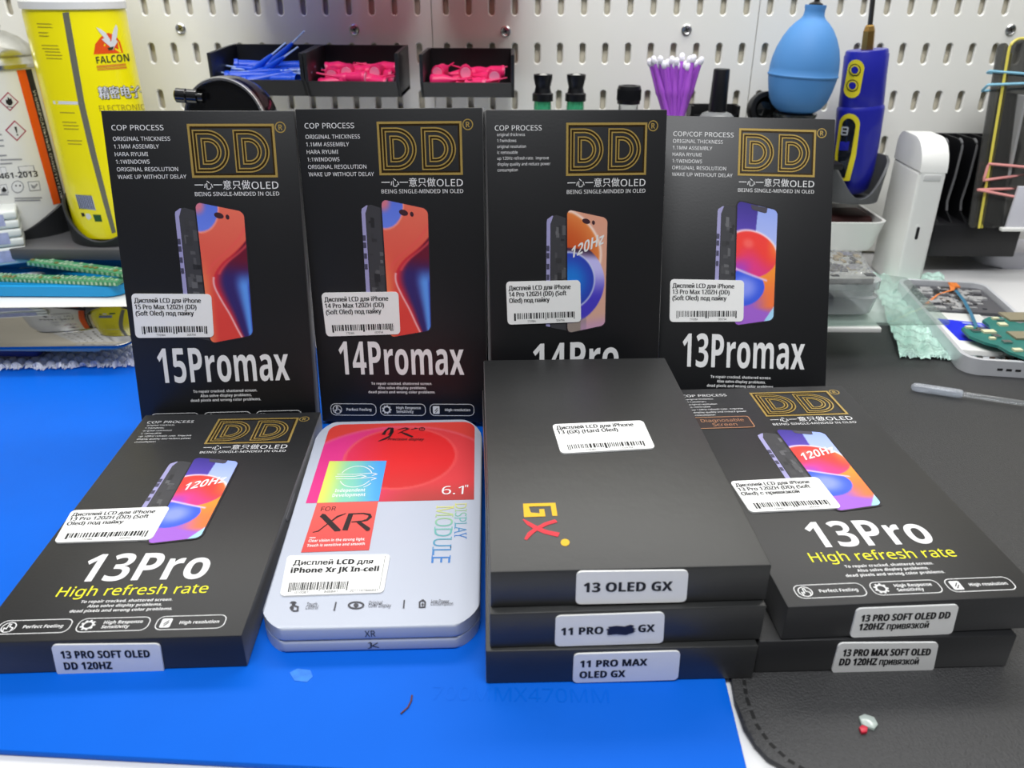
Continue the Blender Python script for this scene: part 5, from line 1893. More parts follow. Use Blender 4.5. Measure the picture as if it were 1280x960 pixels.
# wrapped circuit board lying on the tray
Zb = ZS + 0.016 + 0.272
root = thing('wrapped_board', 'circuit board wrapped in glossy clear film lying on the clear tray', 'circuit board', (2.0, Yt + 0.35, Zb))
P0 = Vector((2.0, Yt + 0.35, Zb))
mb = MB()
quad_ = [onz(*p, Zb + 0.05) for p in ((1020, 348), (1093, 348), (1074, 317), (1020, 314))]
pl = [(p.x - P0.x, p.y - P0.y) for p in quad_]
mb.prism(pl, up, 0.004, 0.05, bevel=0.01)
mb.build('board', mat('grey_board', (150, 152, 148), 0.35, metal=0.3, var=(90, 0.5), bump=(120, 0.6, 0.002)), root)
rnd = random.Random(3)
mb = MB()
for i in range(26):
    u_, v_ = rnd.random(), rnd.random()
    a = Vector(pl[0]).lerp(Vector(pl[1]), u_ * 0.9).lerp(Vector(pl[3]).lerp(Vector(pl[2]), u_ * 0.9), v_ * 0.9)
    w_, h_ = rnd.uniform(0.02, 0.07), rnd.uniform(0.03, 0.09)
    mb.box(a.x, a.x + w_, a.y, a.y + h_, 0.048, 0.05 + rnd.uniform(0.004, 0.014), rnd.choice((0, 1, 2)))
mb.build('components', [M_steel, M_blackpl, mat('board_gold', (150, 132, 92), 0.4, metal=0.5)], root)
mb = MB()
G_ = 22
vs = []
for j in range(G_ + 1):
    for i in range(G_ + 1):
        u_, v_ = i / G_, j / G_
        a = Vector(pl[0]).lerp(Vector(pl[1]), u_).lerp(Vector(pl[3]).lerp(Vector(pl[2]), u_), v_)
        edge = min(u_, 1 - u_, v_, 1 - v_)
        a = a * 1.03
        vs.append((a.x, a.y, (0.068 if edge > 0.02 else 0.008) + rnd.uniform(0, 0.014)))
mb.add(vs, [(j * (G_ + 1) + i, j * (G_ + 1) + i + 1, (j + 1) * (G_ + 1) + i + 1, (j + 1) * (G_ + 1) + i) for j in range(G_) for i in range(G_)], 0, False)
mb.build('film', thin_clear('crinkled_film', (240, 242, 242), 0.12, 0.1), root)


def bubble_sheet(name, label, corners, nu, nv, h, matl, group=None, edge_rag=0.03, seed=1, pitch=0.09, crinkle=False):
    """corners: bl, br, tr, tl ground points"""
    bl, br, tr, tl = corners
    rnd_ = random.Random(seed)
    P0_ = (bl + br + tr + tl) / 4
    P0_.z = bl.z
    vs_ = []
    for j in range(nv + 1):
        for i in range(nu + 1):
            u_, v_ = i / nu, j / nv
            p = bl.lerp(br, u_).lerp(tl.lerp(tr, u_), v_)
            if j == 0:
                p = p + Vector((0, rnd_.uniform(-edge_rag, edge_rag), 0))
            bx, by = (p.x / pitch) % 1 - 0.5, (p.y / pitch + (int(p.x / pitch) % 2) * 0.5) % 1 - 0.5
            bub = max(0, 1 - 5 * (bx * bx + by * by)) ** 0.5
            z = h * (0.35 + 0.65 * bub) + rnd_.uniform(0, 0.004)
            if crinkle:
                z = h * (0.5 + 0.22 * math.sin(p.x * 31 + p.y * 17 + 2 * math.sin(p.y * 9)) + 0.2 * math.sin(p.x * 53 - p.y * 24) + 0.12 * bub) + rnd_.uniform(0, 0.008)
            if j == 0:
                z = 0.004 + rnd_.uniform(0, 0.02)
            vs_.append(p - P0_ + Vector((0, 0, z)))
    mb_ = MB()
    mb_.add(vs_, [(j * (nu + 1) + i, j * (nu + 1) + i + 1, (j + 1) * (nu + 1) + i + 1, (j + 1) * (nu + 1) + i) for j in range(nv) for i in range(nu)], 0, True)
    o_ = mb_.build(name, matl, origin=None)
    o_.location = P0_ * S
    return tag(o_, label, 'bubble wrap', group)


M_bubg = thin_clear('greenish_bubble_film', (206, 240, 228), 0.92, 0.16, bump=(500, 0.5))
M_bubw = thin_clear('clear_bubble_film', (226, 230, 244), 0.72, 0.1, bump=(600, 0.6))
bubble_sheet('bubble_wrap', 'pale green bubble wrap on the desk pad left of the opened phone',
             [onz(1124, 448, 0.005), onz(1218, 452, 0.005), onz(1178, 345, 0.005), onz(1088, 345, 0.005)], 80, 120, 0.045, M_bubg, seed=4, crinkle=True, edge_rag=0.015)
bubble_sheet('bubble_wrap', 'clear bubble wrap under the dark screen panel at the left',
             [onz(-60, 466, 0.001), onz(172, 459, 0.001), onz(160, 418, 0.001), onz(-60, 420, 0.001)], 150, 40, 0.05, M_bubw, seed=5, pitch=0.075)

# ------------------------------------------------------------------ opened phone on the pad
ZP = 0.115
tl, bl, tr = onz(1139, 349, ZP), onz(1207, 449, ZP), onz(1247, 352, ZP)
ux, uy = (tr - tl), (tl - bl)
br = bl + ux
W_, Hh = ux.length, uy.length
uxn, uyn = ux.normalized(), uy.normalized()
Mp = frame((bl.x, bl.y, 0.002), uxn, uyn, Vector((0, 0, 1)))
root = thing('opened_phone', 'opened phone with battery and loose parts lying on the desk pad at the right', 'phone', M=Mp)
M_frame = mat('silver_frame', (214, 216, 220), 0.3, metal=0.3)
mb = MB()
oo, ii = rrect(0, 0, W_, Hh, 0.12, 8), rrect(0.03, 0.03, W_ - 0.03, Hh - 0.03, 0.1, 8)
n_ = len(oo)
vs = [(a, b, z) for z, ring_ in ((0.0, oo), (ZP, oo), (ZP, ii), (0.04, ii)) for a, b in ring_]
fs = [(q * n_ + k, q * n_ + (k + 1) % n_, (q + 1) * n_ + (k + 1) % n_, (q + 1) * n_ + k) for q in range(3) for k in range(n_)]
fs += [tuple(range(n_)), tuple(3 * n_ + k for k in range(n_))]
mb.add(vs, fs, 0, True)
mb.build('frame', M_frame, root)
mb = MB()
for k in (0.3, 0.38, 0.46):
    mb.box(W_ * k, W_ * k + 0.035, -0.002, 0.004, 0.045, 0.06)
mb.build('speaker_slots', M_blackpl, root)
mb = MB()
mb.box(0.04, W_ - 0.04, Hh * 0.62, Hh - 0.04, 0.04, 0.075, 0, r=0.006)
rnd = random.Random(8)
for i in range(130):
    a, b = rnd.uniform(0.06, W_ - 0.14), rnd.uniform(Hh * 0.63, Hh - 0.12)
    mb.box(a, a + rnd.uniform(0.02, 0.08), b, b + rnd.uniform(0.015, 0.06), 0.07, 0.078 + rnd.uniform(0, 0.015), rnd.choice((0, 1, 1, 1, 2)))
mb.build('camera_bay', [mat('charcoal_board', (78, 78, 82), 0.45), mat('pale_shield', (204, 204, 204), 0.3, metal=0.4), M_steel], root)
mb = MB()
mb.box(0.05, W_ * 0.62, Hh * 0.14, Hh * 0.58, 0.04, 0.085, 0, r=0.01)
bat = mb.build('battery', M_whitepl, root)
mb = MB()
mb.add([(0.1, Hh * 0.24, 0.087), (W_ * 0.6, Hh * 0.22, 0.087), (W_ * 0.54, Hh * 0.46, 0.087), (0.08, Hh * 0.49, 0.087)], [(0, 1, 2, 3)], 0)
d_stroke(mb, [(0.24, Hh * 0.45), (0.36, Hh * 0.44), (0.38, Hh * 0.36), (0.28, Hh * 0.33)], 0.03, lambda a, b: Vector((a, b, 0.0885)), 1)
mb.build('blue_label', [mat('royal_blue_print', (26, 44, 214), 0.4), mat('pale_blue_print', (150, 160, 226), 0.5)], bat)
mb = MB()
mb.box(W_ * 0.63, W_ - 0.05, Hh * 0.14, Hh * 0.6, 0.04, 0.062, 0, r=0.01)
mb.build('shield_plate', mat('pale_grey_shield', (196, 196, 196), 0.4, metal=0.2, var=(40, 0.1)), root)
mb = MB()
for i in range(50):
    a, b = rnd.uniform(0.06, W_ - 0.14), rnd.uniform(0.04, Hh * 0.11)
    mb.box(a, a + rnd.uniform(0.02, 0.05), b, b + rnd.uniform(0.01, 0.03), 0.04, 0.055 + rnd.uniform(0, 0.02), rnd.choice((0, 1, 2, 2)))
mb.build('speaker_bay', [mat('dark_brown_parts', (66, 50, 42), 0.5), mat('rust_parts', (122, 84, 66), 0.5), M_steel], root)
L2 = lambda px, py, z: Mp.inverted() @ onz(px, py, z)
mb = MB()
pts = [L2(1172, 380, 0.09), L2(1188, 368, 0.1), L2(1206, 362, 0.13), L2(1208, 354, 0.12)]
for a, b in zip(pts, pts[1:]):
    pass
vs = []
for i, p in enumerate(pts):
    wd = (0.012, 0.008, 0.016, 0.03)[i]
    vs += [p + Vector((-wd, 0.0, 0)), p + Vector((wd, 0.0, 0))]
mb.add(vs, [(2 * i, 2 * i + 1, 2 * i + 3, 2 * i + 2) for i in range(3)], 0, True)
c = L2(1209, 356, 0.12)
mb.box(c.x - 0.03, c.x + 0.035, c.y - 0.05, c.y + 0.05, 0.11, 0.125)
mb.build('orange_flex', mat('orange_flex_film', (216, 124, 60), 0.4), root)
mb = MB()
pts = [L2(1210, 362, 0.12), L2(1218, 375, 0.125), L2(1224, 392, 0.12), L2(1228, 408, 0.11)]
vs = []
for p in pts:
    vs += [p + Vector((-0.014, 0, 0)), p + Vector((0.014, 0, 0))]
mb.add(vs, [(2 * i, 2 * i + 1, 2 * i + 3, 2 * i + 2) for i in range(3)], 0, True)
mb.build('teal_flex', mat('teal_flex_film', (58, 112, 140), 0.4), root)

# loose green logic board lying over the phone
ZB = 0.13
outl = [(1202, 410), (1212, 405), (1222, 410), (1232, 412), (1240, 416), (1236, 406), (1228, 400), (1236, 396), (1250, 396), (1262, 400), (1275, 404), (1300, 400), (1330, 410), (1330, 455), (1300, 452), (1280, 446),
        (1262, 440), (1248, 432), (1232, 428), (1212, 420)]
pts = [onz(*p, ZB + 0.02) for p in outl]
c = Vector((sum(p.x for p in pts) / len(pts), sum(p.y for p in pts) / len(pts), ZB))
root = thing('logic_board', 'irregular green circuit board lying across the opened phone', 'circuit board', c)
mb = MB()
mb.prism([(p.x - c.x, p.y - c.y) for p in pts], up, 0.0, 0.02)
mb.build('board', mat('green_board', (38, 112, 104), 0.4, var=(120, 0.3)), root)
mb = MB()
for (px, py, w_, h_, k) in ((1262, 402, 0.22, 0.16, 0), (1270, 425, 0.2, 0.13, 0), (1208, 411, 0.05, 0.03, 1), (1216, 416, 0.06, 0.04, 2), (1230, 417, 0.09, 0.05, 1), (1243, 423, 0.05, 0.05, 2), (1250, 408, 0.06, 0.05, 1),
                            (1255, 430, 0.06, 0.04, 2), (1241, 400, 0.05, 0.03, 1), (1268, 440, 0.06, 0.04, 1), (1222, 413, 0.04, 0.03, 2), (1247, 402, 0.05, 0.02, 2), (1238, 425, 0.04, 0.03, 1)):
    p = onz(px, py, ZB + 0.02)
    mb.box(p.x - c.x, p.x - c.x + w_, p.y - c.y, p.y - c.y + h_, 0.019, 0.034, k)
mb.build('chips', [mat('tan_shield', (148, 140, 116), 0.45, metal=0.3), mat('cream_part', (214, 212, 176), 0.5), M_steel], root)

# clear tube on the pad
a, b = onz(1139, 483, 0.035), onz(1285, 505, 0.035)
ax_ = (b - a)
Lq = ax_.length
Mq = ax_.to_track_quat('Z', 'Y').to_matrix().to_4x4()
Mq.translation = a
root = thing('clear_tube', 'thin clear plastic tube with frosted end lying on the black desk pad', 'tube', M=Mq)
M_tube = thin_clear('clear_tube_plastic', (240, 244, 246), 0.12, 0.05)
mb = MB()
mb.lathe([(0.0, 0.1), (0.016, 0.12), (0.018, 0.3), (0.018, Lq - 0.03), (0.01, Lq - 0.005), (0, Lq)], 20)
mb.build('tube_body', M_tube, root)
mb = MB()
mb.lathe([(0.012, 0.0), (0.026, 0.012), (0.03, 0.04), (0.03, 0.28), (0.026, 0.3), (0.0, 0.3)], 20)
mb.build('frosted_cap', thin_clear('frosted_plastic', (226, 232, 242), 0.26, 0.2), root)

# shard with red tip
c = onz(1085, 910, 0.0)
root = thing('glass_chip', 'tiny clear chip with red end lying near the lower edge of the desk pad', 'chip', (c.x, c.y, 0.0005))
mb = MB()
mb.prism([(onz(*p, 0).x - c.x, onz(*p, 0).y - c.y) for p in ((1073, 898), (1080, 895), (1092, 899), (1097, 908), (1092, 914), (1084, 911), (1076, 907))], up, 0.0, 0.012, bevel=0.003)
mb.build('clear_part', thin_clear('chip_film', (214, 226, 220), 0.5, 0.1), root)
mb = MB()
mb.prism([(onz(*p, 0).x - c.x, onz(*p, 0).y - c.y) for p in ((1073, 912), (1077, 909), (1084, 912), (1083, 918), (1076, 919))], up, 0.0, 0.014, bevel=0.003)
mb.build('red_part', mat('clear_red', (196, 36, 60), 0.3), root)
# a hair on the blue mat
pts = [onz(*p, 0.004) for p in ((515, 869), (514, 876), (510, 884), (501, 892))]
mb = MB()
mb.tube(pts, 0.0035, 5)
tag(mb.build('stray_fibre', mat('brown_fibre', (96, 54, 44), 0.7), origin=pts[1]), 'short curved brown fibre lying on the blue mat below the tin', 'fibre')
c = onz(377, 845, 0.0)
mb = MB()
mb.prism([(onz(*p, 0).x - c.x, onz(*p, 0).y - c.y) for p in ((362, 841), (372, 836), (388, 838), (391, 846), (384, 853), (368, 851))], up, 0.0003, 0.0018)
o = mb.build('pale_scuff', mat('pale_residue', (52, 124, 232), 0.7, var=(300, 0.5)), origin=None)
o.location = c * S
tag(o, 'pale dried residue spot on the blue mat in front of the tin', 'residue')

# ------------------------------------------------------------------ left side: spray cans in black scoop holders
def ray_cyl(px, py, cx_, cy_, R):
    d = ray(px, py)
    ox, oy = CAMP.x - cx_, CAMP.y - cy_
    a = d.x ** 2 + d.y ** 2
    b = 2 * (ox * d.x + oy * d.y)
    c_ = ox * ox + oy * oy - R * R
    disc = b * b - 4 * a * c_
    t = (-b - math.sqrt(disc)) / (2 * a) if disc > 0 else -b / (2 * a)
    p = CAMP + d * t
    return math.atan2(p.x - cx_, -(p.y - cy_)), p.z


def can_label(mb, pts, cx_, cy_, R, base, lift, mi=0, sub=True):
    """photo outline wrapped on the can"""
    dense = []
    for (a, b) in zip(pts, pts[1:] + pts[:1]):
        for k in range(6):
            dense.append((a[0] + (b[0] - a[0]) * k / 6, a[1] + (b[1] - a[1]) * k / 6))
    mx_, my_ = sum(p[0] for p in pts) / len(pts), sum(p[1] for p in pts) / len(pts)
    vs_ = []
    for px, py in dense + [(mx_ + (p[0] - mx_) * 0.5, my_ + (p[1] - my_) * 0.5) for p in dense] + [(mx_, my_)]:
        an, z = ray_cyl(px, py, cx_, cy_, R)
        vs_.append(((R + lift) * math.sin(an), -(R + lift) * math.cos(an), z - base))
    n = len(dense)
    mb.add(vs_, [(i, (i + 1) % n, n + (i + 1) % n, n + i) for i in range(n)] + [(n + i, n + (i + 1) % n, 2 * n) for i in range(n)], mi)


def can_quad_text(mb, body, q4, cx_, cy_, R, base, lift, cap=0.8, b0=0.9, mi=0, bold=0.0, a0=0.0, a1=1.0):
    v_, f_ = text_shape(body, bold, 2)
    xa, xb = min(p[0] for p in v_), max(p[0] for p in v_)
    vs_ = []
    for x_, y_ in v_:
        s_, t_ = a0 + (x_ - xa) / (xb - xa) * (a1 - a0), b0 - y_ / CAPH * cap
        px = (q4[0][0] * (1 - s_) + q4[1][0] * s_) * (1 - t_) + (q4[3][0] * (1 - s_) + q4[2][0] * s_) * t_
        py = (q4[0][1] * (1 - s_) + q4[1][1] * s_) * (1 - t_) + (q4[3][1] * (1 - s_) + q4[2][1] * s_) * t_
        an, z = ray_cyl(px, py, cx_, cy_, R)
        vs_.append(((R + lift) * math.sin(an), -(R + lift) * math.cos(an), z - base))
    mb.add(vs_, f_, mi)


# yellow can
M_canw = mat('white_can_paint', (226, 226, 222), 0.3, coat=0.3)
M_cany = mat('yellow_can_paint', (250, 236, 4), 0.3, coat=0.4, var=(20, 0.02))
CX, CY, CR = -3.5, 7.0, 0.375
zb_ = 0.4
ztop = ony(92, 10, CY).z
root = thing('spray_can', 'yellow spray can with red round bird emblem standing in a black holder', 'spray can', (CX, CY, zb_))
mb = MB()
mb.lathe([(CR * 0.9, 0), (CR, 0.03), (CR, ztop - zb_ - 0.03), (CR * 0.98, ztop - zb_)], 56)
body = mb.build('can_body', M_cany, root)
mb = MB()
mb.lathe([(CR * 0.98, ztop - zb_ - 0.005), (CR * 1.03, ztop - zb_), (CR * 1.03, ztop - zb_ + 0.05), (CR * 0.98, ztop - zb_ + 0.07), (CR * 0.9, ztop - zb_ + 0.12), (CR * 0.86, ztop - zb_ + 0.8), (CR * 0.8, ztop - zb_ + 0.9), (0, ztop - zb_ + 0.92)], 56)
mb.build('cap', M_whitepl, root)
A = (CX, CY, CR, zb_)
mb = MB()
pal = [mat('grey_stripe', (112, 112, 96), 0.4), mat('orange_red_print', (240, 84, 22), 0.4), M_white, mat('green_black_print', (44, 56, 36), 0.5), mat('orange_print', (226, 150, 40), 0.4), mat('pale_blue_label', (168, 176, 206), 0.5),
       mat('dull_yellow_print', (168, 152, 30), 0.5), mat('dark_green_print', (26, 84, 44), 0.5), M_ink]
can_label(mb, [(78, 16), (86, 15), (95, 75), (106, 130), (121, 195), (136, 255), (145, 290), (140, 292), (128, 250), (112, 190), (98, 130), (88, 75)], *A, 0.001, 0)
can_label(mb, [(117, 68), (119, 55), (126, 46), (135, 41), (144, 44), (150, 52), (154, 66)], *A, 0.001, 1)
# bird
for poly_ in ([(127, 49), (134, 46), (138, 52), (142, 46), (147, 52), (143, 58), (141, 63), (137, 58), (131, 53)], [(120, 34), (125, 36), (132, 41), (138, 50), (134, 52), (129, 46), (124, 40)],
              [(145, 30), (147, 36), (146, 46), (143, 53), (139, 52), (140, 43), (142, 36)]):
    can_label(mb, poly_, *A, 0.002, 2)
can_label(mb, [(134, 60), (142, 58), (141, 62), (136, 63)], *A, 0.0025, 3)
can_quad_text(mb, 'FALCON', [(119, 70), (160, 66), (162, 77), (121, 80)], *A, 0.002, 0.85, 0.95, 3, 0.02)
can_label(mb, [(120.5, 82), (157, 79), (157.5, 82), (121, 85)], *A, 0.002, 4)
can_label(mb, [(121.5, 86), (158, 83), (158.5, 85.5), (122, 88)], *A, 0.002, 4)
for k_, (dx_, dy_) in enumerate(((-0.9, 0), (0.9, 0), (0, -0.9), (0, 0.9), (1.4, 1.0))):
    can_quad_text(mb, '精密电子', [(122 + dx_, 109 + dy_), (174 + dx_, 107 + dy_), (177 + dx_, 122 + dy_), (125 + dx_, 124 + dy_)], *A, 0.0012 + 0.0002 * k_, 0.8, 0.9, 8)
for k_, (dx_, dy_) in enumerate(((-0.4, 0), (0.4, 0))):
    can_quad_text(mb, '精密电子', [(122 + dx_, 109 + dy_), (174 + dx_, 107 + dy_), (177 + dx_, 122 + dy_), (125 + dx_, 124 + dy_)], *A, 0.0026 + 0.0002 * k_, 0.8, 0.9, 2)
can_quad_text(mb, '精密电子', [(122, 109), (174, 107), (177, 122), (125, 124)], *A, 0.003, 0.8, 0.9, 2, 0.03)
can_quad_text(mb, 'ELECTRONIC', [(123, 131), (180, 129), (182, 138), (125, 140)], *A, 0.002, 0.8, 0.9, 6, 0.0)
can_label(mb, [(66, 126), (101, 127), (103, 131), (67, 130)], *A, 0.001, 2)
rnd = random.Random(2)
for (y0, x0_, x1_, n) in ((29, 46, 70, 2), (40, 48, 62, 2), (56, 52, 78, 2), (64, 56, 80, 3), (140, 75, 98, 1), (152, 78, 100, 3), (175, 84, 106, 2)):
    for i in range(n):
        yy = y0 + i * 4.2
        can_label(mb, [(x0_ + i, yy), (x1_ + i - rnd.uniform(0, 8), yy + 0.6), (x1_ + i - 4, yy + 1.8), (x0_ + i, yy + 1.2)], *A, 0.001, 6)
can_label(mb, [(94, 243), (115, 245), (120, 263), (99, 260)], *A, 0.001, 5)
for k in range(9):
    xk = 95 + k * 2.2
    can_label(mb, [(xk, 243.5), (xk + 0.9, 243.6), (xk + 5.6, 261.5), (xk + 4.6, 261.3)], *A, 0.002, 8)
can_label(mb, [(116, 268), (126, 268.5), (128, 277), (119, 277)], *A, 0.001, 7)
can_label(mb, [(107, 267), (112, 267), (114.5, 272), (111, 275), (107.5, 272)], *A, 0.001, 2)
can_label(mb, [(101, 266), (105, 266), (106.5, 270), (103, 271)], *A, 0.001, 8)
mb.build('can_print', pal, body)

# white and orange can
CX, CY, CR = -4.42, 7.18, 0.375
zb_ = 0.4
ztop = ony(20, 86, CY - 0.2).z
root = thing('spray_can', 'white spray can with orange and black stripes and metal dome top at the left edge', 'spray can', (CX, CY, zb_))
mb = MB()
mb.lathe([(CR * 0.9, 0), (CR, 0.03), (CR, ztop - zb_ - 0.01), (CR * 0.99, ztop - zb_)], 56)
body = mb.build('can_body', M_canw, root)
mb = MB()
h_ = ztop - zb_
mb.lathe([(CR * 0.99, h_ - 0.005), (CR * 1.04, h_), (CR * 1.05, h_ + 0.03), (CR * 1.0, h_ + 0.06), (CR * 0.98, h_ + 0.08), (CR * 1.02, h_ + 0.1), (CR * 1.0, h_ + 0.13), (CR * 0.9, h_ + 0.17), (CR * 0.72, h_ + 0.23), (CR * 0.5, h_ + 0.27), (CR * 0.4, h_ + 0.28), (CR * 0.44, h_ + 0.31), (CR * 0.4, h_ + 0.33), (0, h_ + 0.33)], 56)
mb.build('dome', mat('can_steel', (200, 200, 194), 0.22, metal=0.95), root)
mb = MB()
mb.lathe([(0.1, h_ + 0.33), (0.1, h_ + 0.6), (0.06, h_ + 0.62)], 20)
mb.build('nozzle', M_whitepl, root)
A = (CX, CY, CR, zb_)
mb = MB()
pal = [mat('orange_stripe', (244, 96, 22), 0.4), M_ink, mat('crimson_print', (170, 50, 84), 0.5), M_white, mat('grey_text_print', (150, 150, 154), 0.6)]
S1_ = lambda y: 20.5 + (y - 88) * 0.27          # left edge of the orange stripe
can_label(mb, [(S1_(88), 88), (S1_(88) + 11, 87), (S1_(170) + 11, 170), (S1_(255) + 10, 254), (S1_(255) + 1, 256), (S1_(170), 170)], *A, 0.001, 0)
can_label(mb, [(S1_(88) + 11, 87), (S1_(88) + 18.5, 86), (S1_(170) + 18.5, 169), (S1_(255) + 17, 253), (S1_(255) + 10, 254), (S1_(170) + 11, 170)], *A, 0.001, 1)


def diamond(cx_, cy_, r, kind):
    pts_ = [(cx_ - r * 1.05, cy_ - r * 0.05), (cx_ - r * 0.15, cy_ - r * 1.02), (cx_ + r, cy_ + r * 0.02), (cx_ + r * 0.1, cy_ + r)]
    can_label(mb, pts_, *A, 0.001, 2)
    can_label(mb, [(cx_ + (a - cx_) * 0.84, cy_ + (b - cy_) * 0.84) for a, b in pts_], *A, 0.002, 3)
    if kind == '!':
        can_label(mb, [(cx_ - 2.4, cy_ - 5), (cx_ + 0.6, cy_ - 5.2), (cx_ + 1.6, cy_ + 2.6), (cx_ + 0.4, cy_ + 2.6)], *A, 0.003, 1)
        can_label(mb, [(cx_ + 0.6, cy_ + 4), (cx_ + 2.6, cy_ + 4), (cx_ + 2.8, cy_ + 6), (cx_ + 0.8, cy_ + 6)], *A, 0.003, 1)
    else:
        can_label(mb, [(cx_ - 4, cy_ + 2), (cx_ - 4.5, cy_ - 3), (cx_ - 2, cy_ - 1), (cx_ - 2.4, cy_ - 6.5), (cx_ + 1, cy_ - 3), (cx_ + 2, cy_ - 5), (cx_ + 4.5, cy_ + 1), (cx_ + 3, cy_ + 4), (cx_, cy_ + 5)], *A, 0.003, 1)
        can_label(mb, [(cx_ - 3, cy_ + 6), (cx_ + 4, cy_ + 6.6), (cx_ + 4, cy_ + 7.6), (cx_ - 3, cy_ + 7)], *A, 0.003, 1)


diamond(11.5, 127, 12, 'f')
diamond(20, 163.5, 13, '!')
can_quad_text(mb, '52461-2013', [(-14, 216), (46, 212), (48, 222), (-12, 226)], *A, 0.002, 0.7, 0.85, 1, 0.02)
for (y0, x0_, x1_) in ((168, -8, 2), (175, -6, 4), (182, -6, 5), (194, -4, 8), (199, 0, 27), (204, 0, 15), (243, -10, 10), (247, 18, 52), (250, 18, 50)):
    can_label(mb, [(x0_, y0), (x1_, y0 - 0.8), (x1_ + 0.6, y0 + 1), (x0_ + 0.6, y0 + 1.8)], *A, 0.002, 4)
for q4 in ([(0, 209), (7, 208.5), (9, 217), (2, 217.5)], [(22, 208), (42, 206.5), (44, 214), (24, 215)], [(0, 231), (8, 230), (11, 241), (2, 242)], [(34, 227), (49, 226), (51, 238), (37, 239)]):
    can_label(mb, q4, *A, 0.0015, 4)
    mx_, my_ = sum(p[0] for p in q4) / 4, sum(p[1] for p in q4) / 4
    can_label(mb, [(mx_ + (a - mx_) * 0.86, my_ + (b - my_) * 0.84) for a, b in q4], *A, 0.0025, 3)
can_label(mb, [(22 + 8 * math.cos(a), 233.5 + 8 * math.sin(a)) for a in [2 * math.pi * i / 12 for i in range(12)]], *A, 0.0015, 4)
can_label(mb, [(22 + 6.8 * math.cos(a), 233.5 + 6.8 * math.sin(a)) for a in [2 * math.pi * i / 12 for i in range(12)]], *A, 0.0025, 3)
can_label(mb, [(2, 237), (5, 233), (9, 238), (7, 240), (3, 240)], *A, 0.003, 1)
can_label(mb, [(19, 231), (21, 231), (21, 233), (19, 233)], *A, 0.003, 1)
can_label(mb, [(24, 231), (26, 231), (26, 233), (24, 233)], *A, 0.003, 1)
can_label(mb, [(38, 230), (42, 233), (46, 229), (47, 231), (43, 236), (40, 235)], *A, 0.003, 4)
# vertical words on the stripes
can_quad_text(mb, 'УНИВЕРСАЛЬНЫЙ ОЧИСТИТЕЛЬ', [(S1_(112) + 17.5, 112), (S1_(248) + 16, 248), (S1_(248) + 11.5, 249), (S1_(112) + 12.5, 113)], *A, 0.0025, 0.6, 0.82, 3, 0.01)
mb.build('can_print', pal, body)

# scoop holders for the two cans
M_scoop = mat('black_scoop_plastic', (40, 41, 43), 0.38, var=(30, 0.1))


root = thing('can_rack', 'black rack with two round scoop cups carrying the spray cans at the left', 'rack', (-3.9, 7.78, 0.27))
P0 = Vector((-3.9, 7.78, 0.27))


def scoop_cup(cx_, cy_, R, zlow, zhigh, p=2.0):
    mb_ = MB()
    n = 56
    vs_ = []
    for rr, dz_ in ((R, 0.0), (R - 0.012, 0.01), (R - 0.028, 0.0)):
        for k in range(n):
            a = 2 * math.pi * k / n
            f_ = max(0.0, -math.sin(a))
            vs_.append((cx_ - P0.x + rr * math.cos(a), cy_ - P0.y + rr * math.sin(a), zlow + (zhigh - zlow) * (1 - f_ ** p) + dz_ - P0.z))
    for rr, zz in ((R - 0.03, 0.12), (R - 0.02, 0.0)):
        for k in range(n):
            a = 2 * math.pi * k / n
            vs_.append((cx_ - P0.x + rr * math.cos(a), cy_ - P0.y + rr * math.sin(a), zz))
    fs_ = [(q * n + k, q * n + (k + 1) % n, (q + 1) * n + (k + 1) % n, (q + 1) * n + k) for q in range(3) for k in range(n)]
    fs_ += [(4 * n + k, 4 * n + (k + 1) % n, (k + 1) % n, k) for k in range(n)]
    fs_ += [tuple(3 * n + k for k in range(n)), tuple(4 * n + k for k in range(n))]
    mb_.add(vs_, fs_, 0, True)
    mb_.build('scoop_cup', M_scoop, root)


scoop_cup(-4.42, 7.18, 0.42, 0.40, 0.64)
scoop_cup(-3.5, 7.0, 0.425, 0.415, 0.74)
mb = MB()
mb.box(-0.95, 0.9, -1.25, 0.0, 0.0, 0.1, r=0.015)
part_label(mb.build('base_plate', mat('grey_rack_plastic', (84, 84, 86), 0.4, var=(30, 0.06)), root), 'grey base plate')

# ------------------------------------------------------------------ white slab, blue tray, strips, dark screen panel
f0, f1 = onz(0, 371, 0.1), onz(152, 372, 0.1)
yfr = (f0.y + f1.y) / 2 - 0.5
mb = MB()
mb.box(-1.2, 1.3, 0.0, 1.3, 0.0, 0.125, r=0.012)
o = mb.build('white_block', M_whitepl, origin=None)
o.location = Vector((f0.x + 0.15, yfr - 0.02, -0.03)) * S
tag(o, 'low white block under the blue parts tray at the left', 'block')

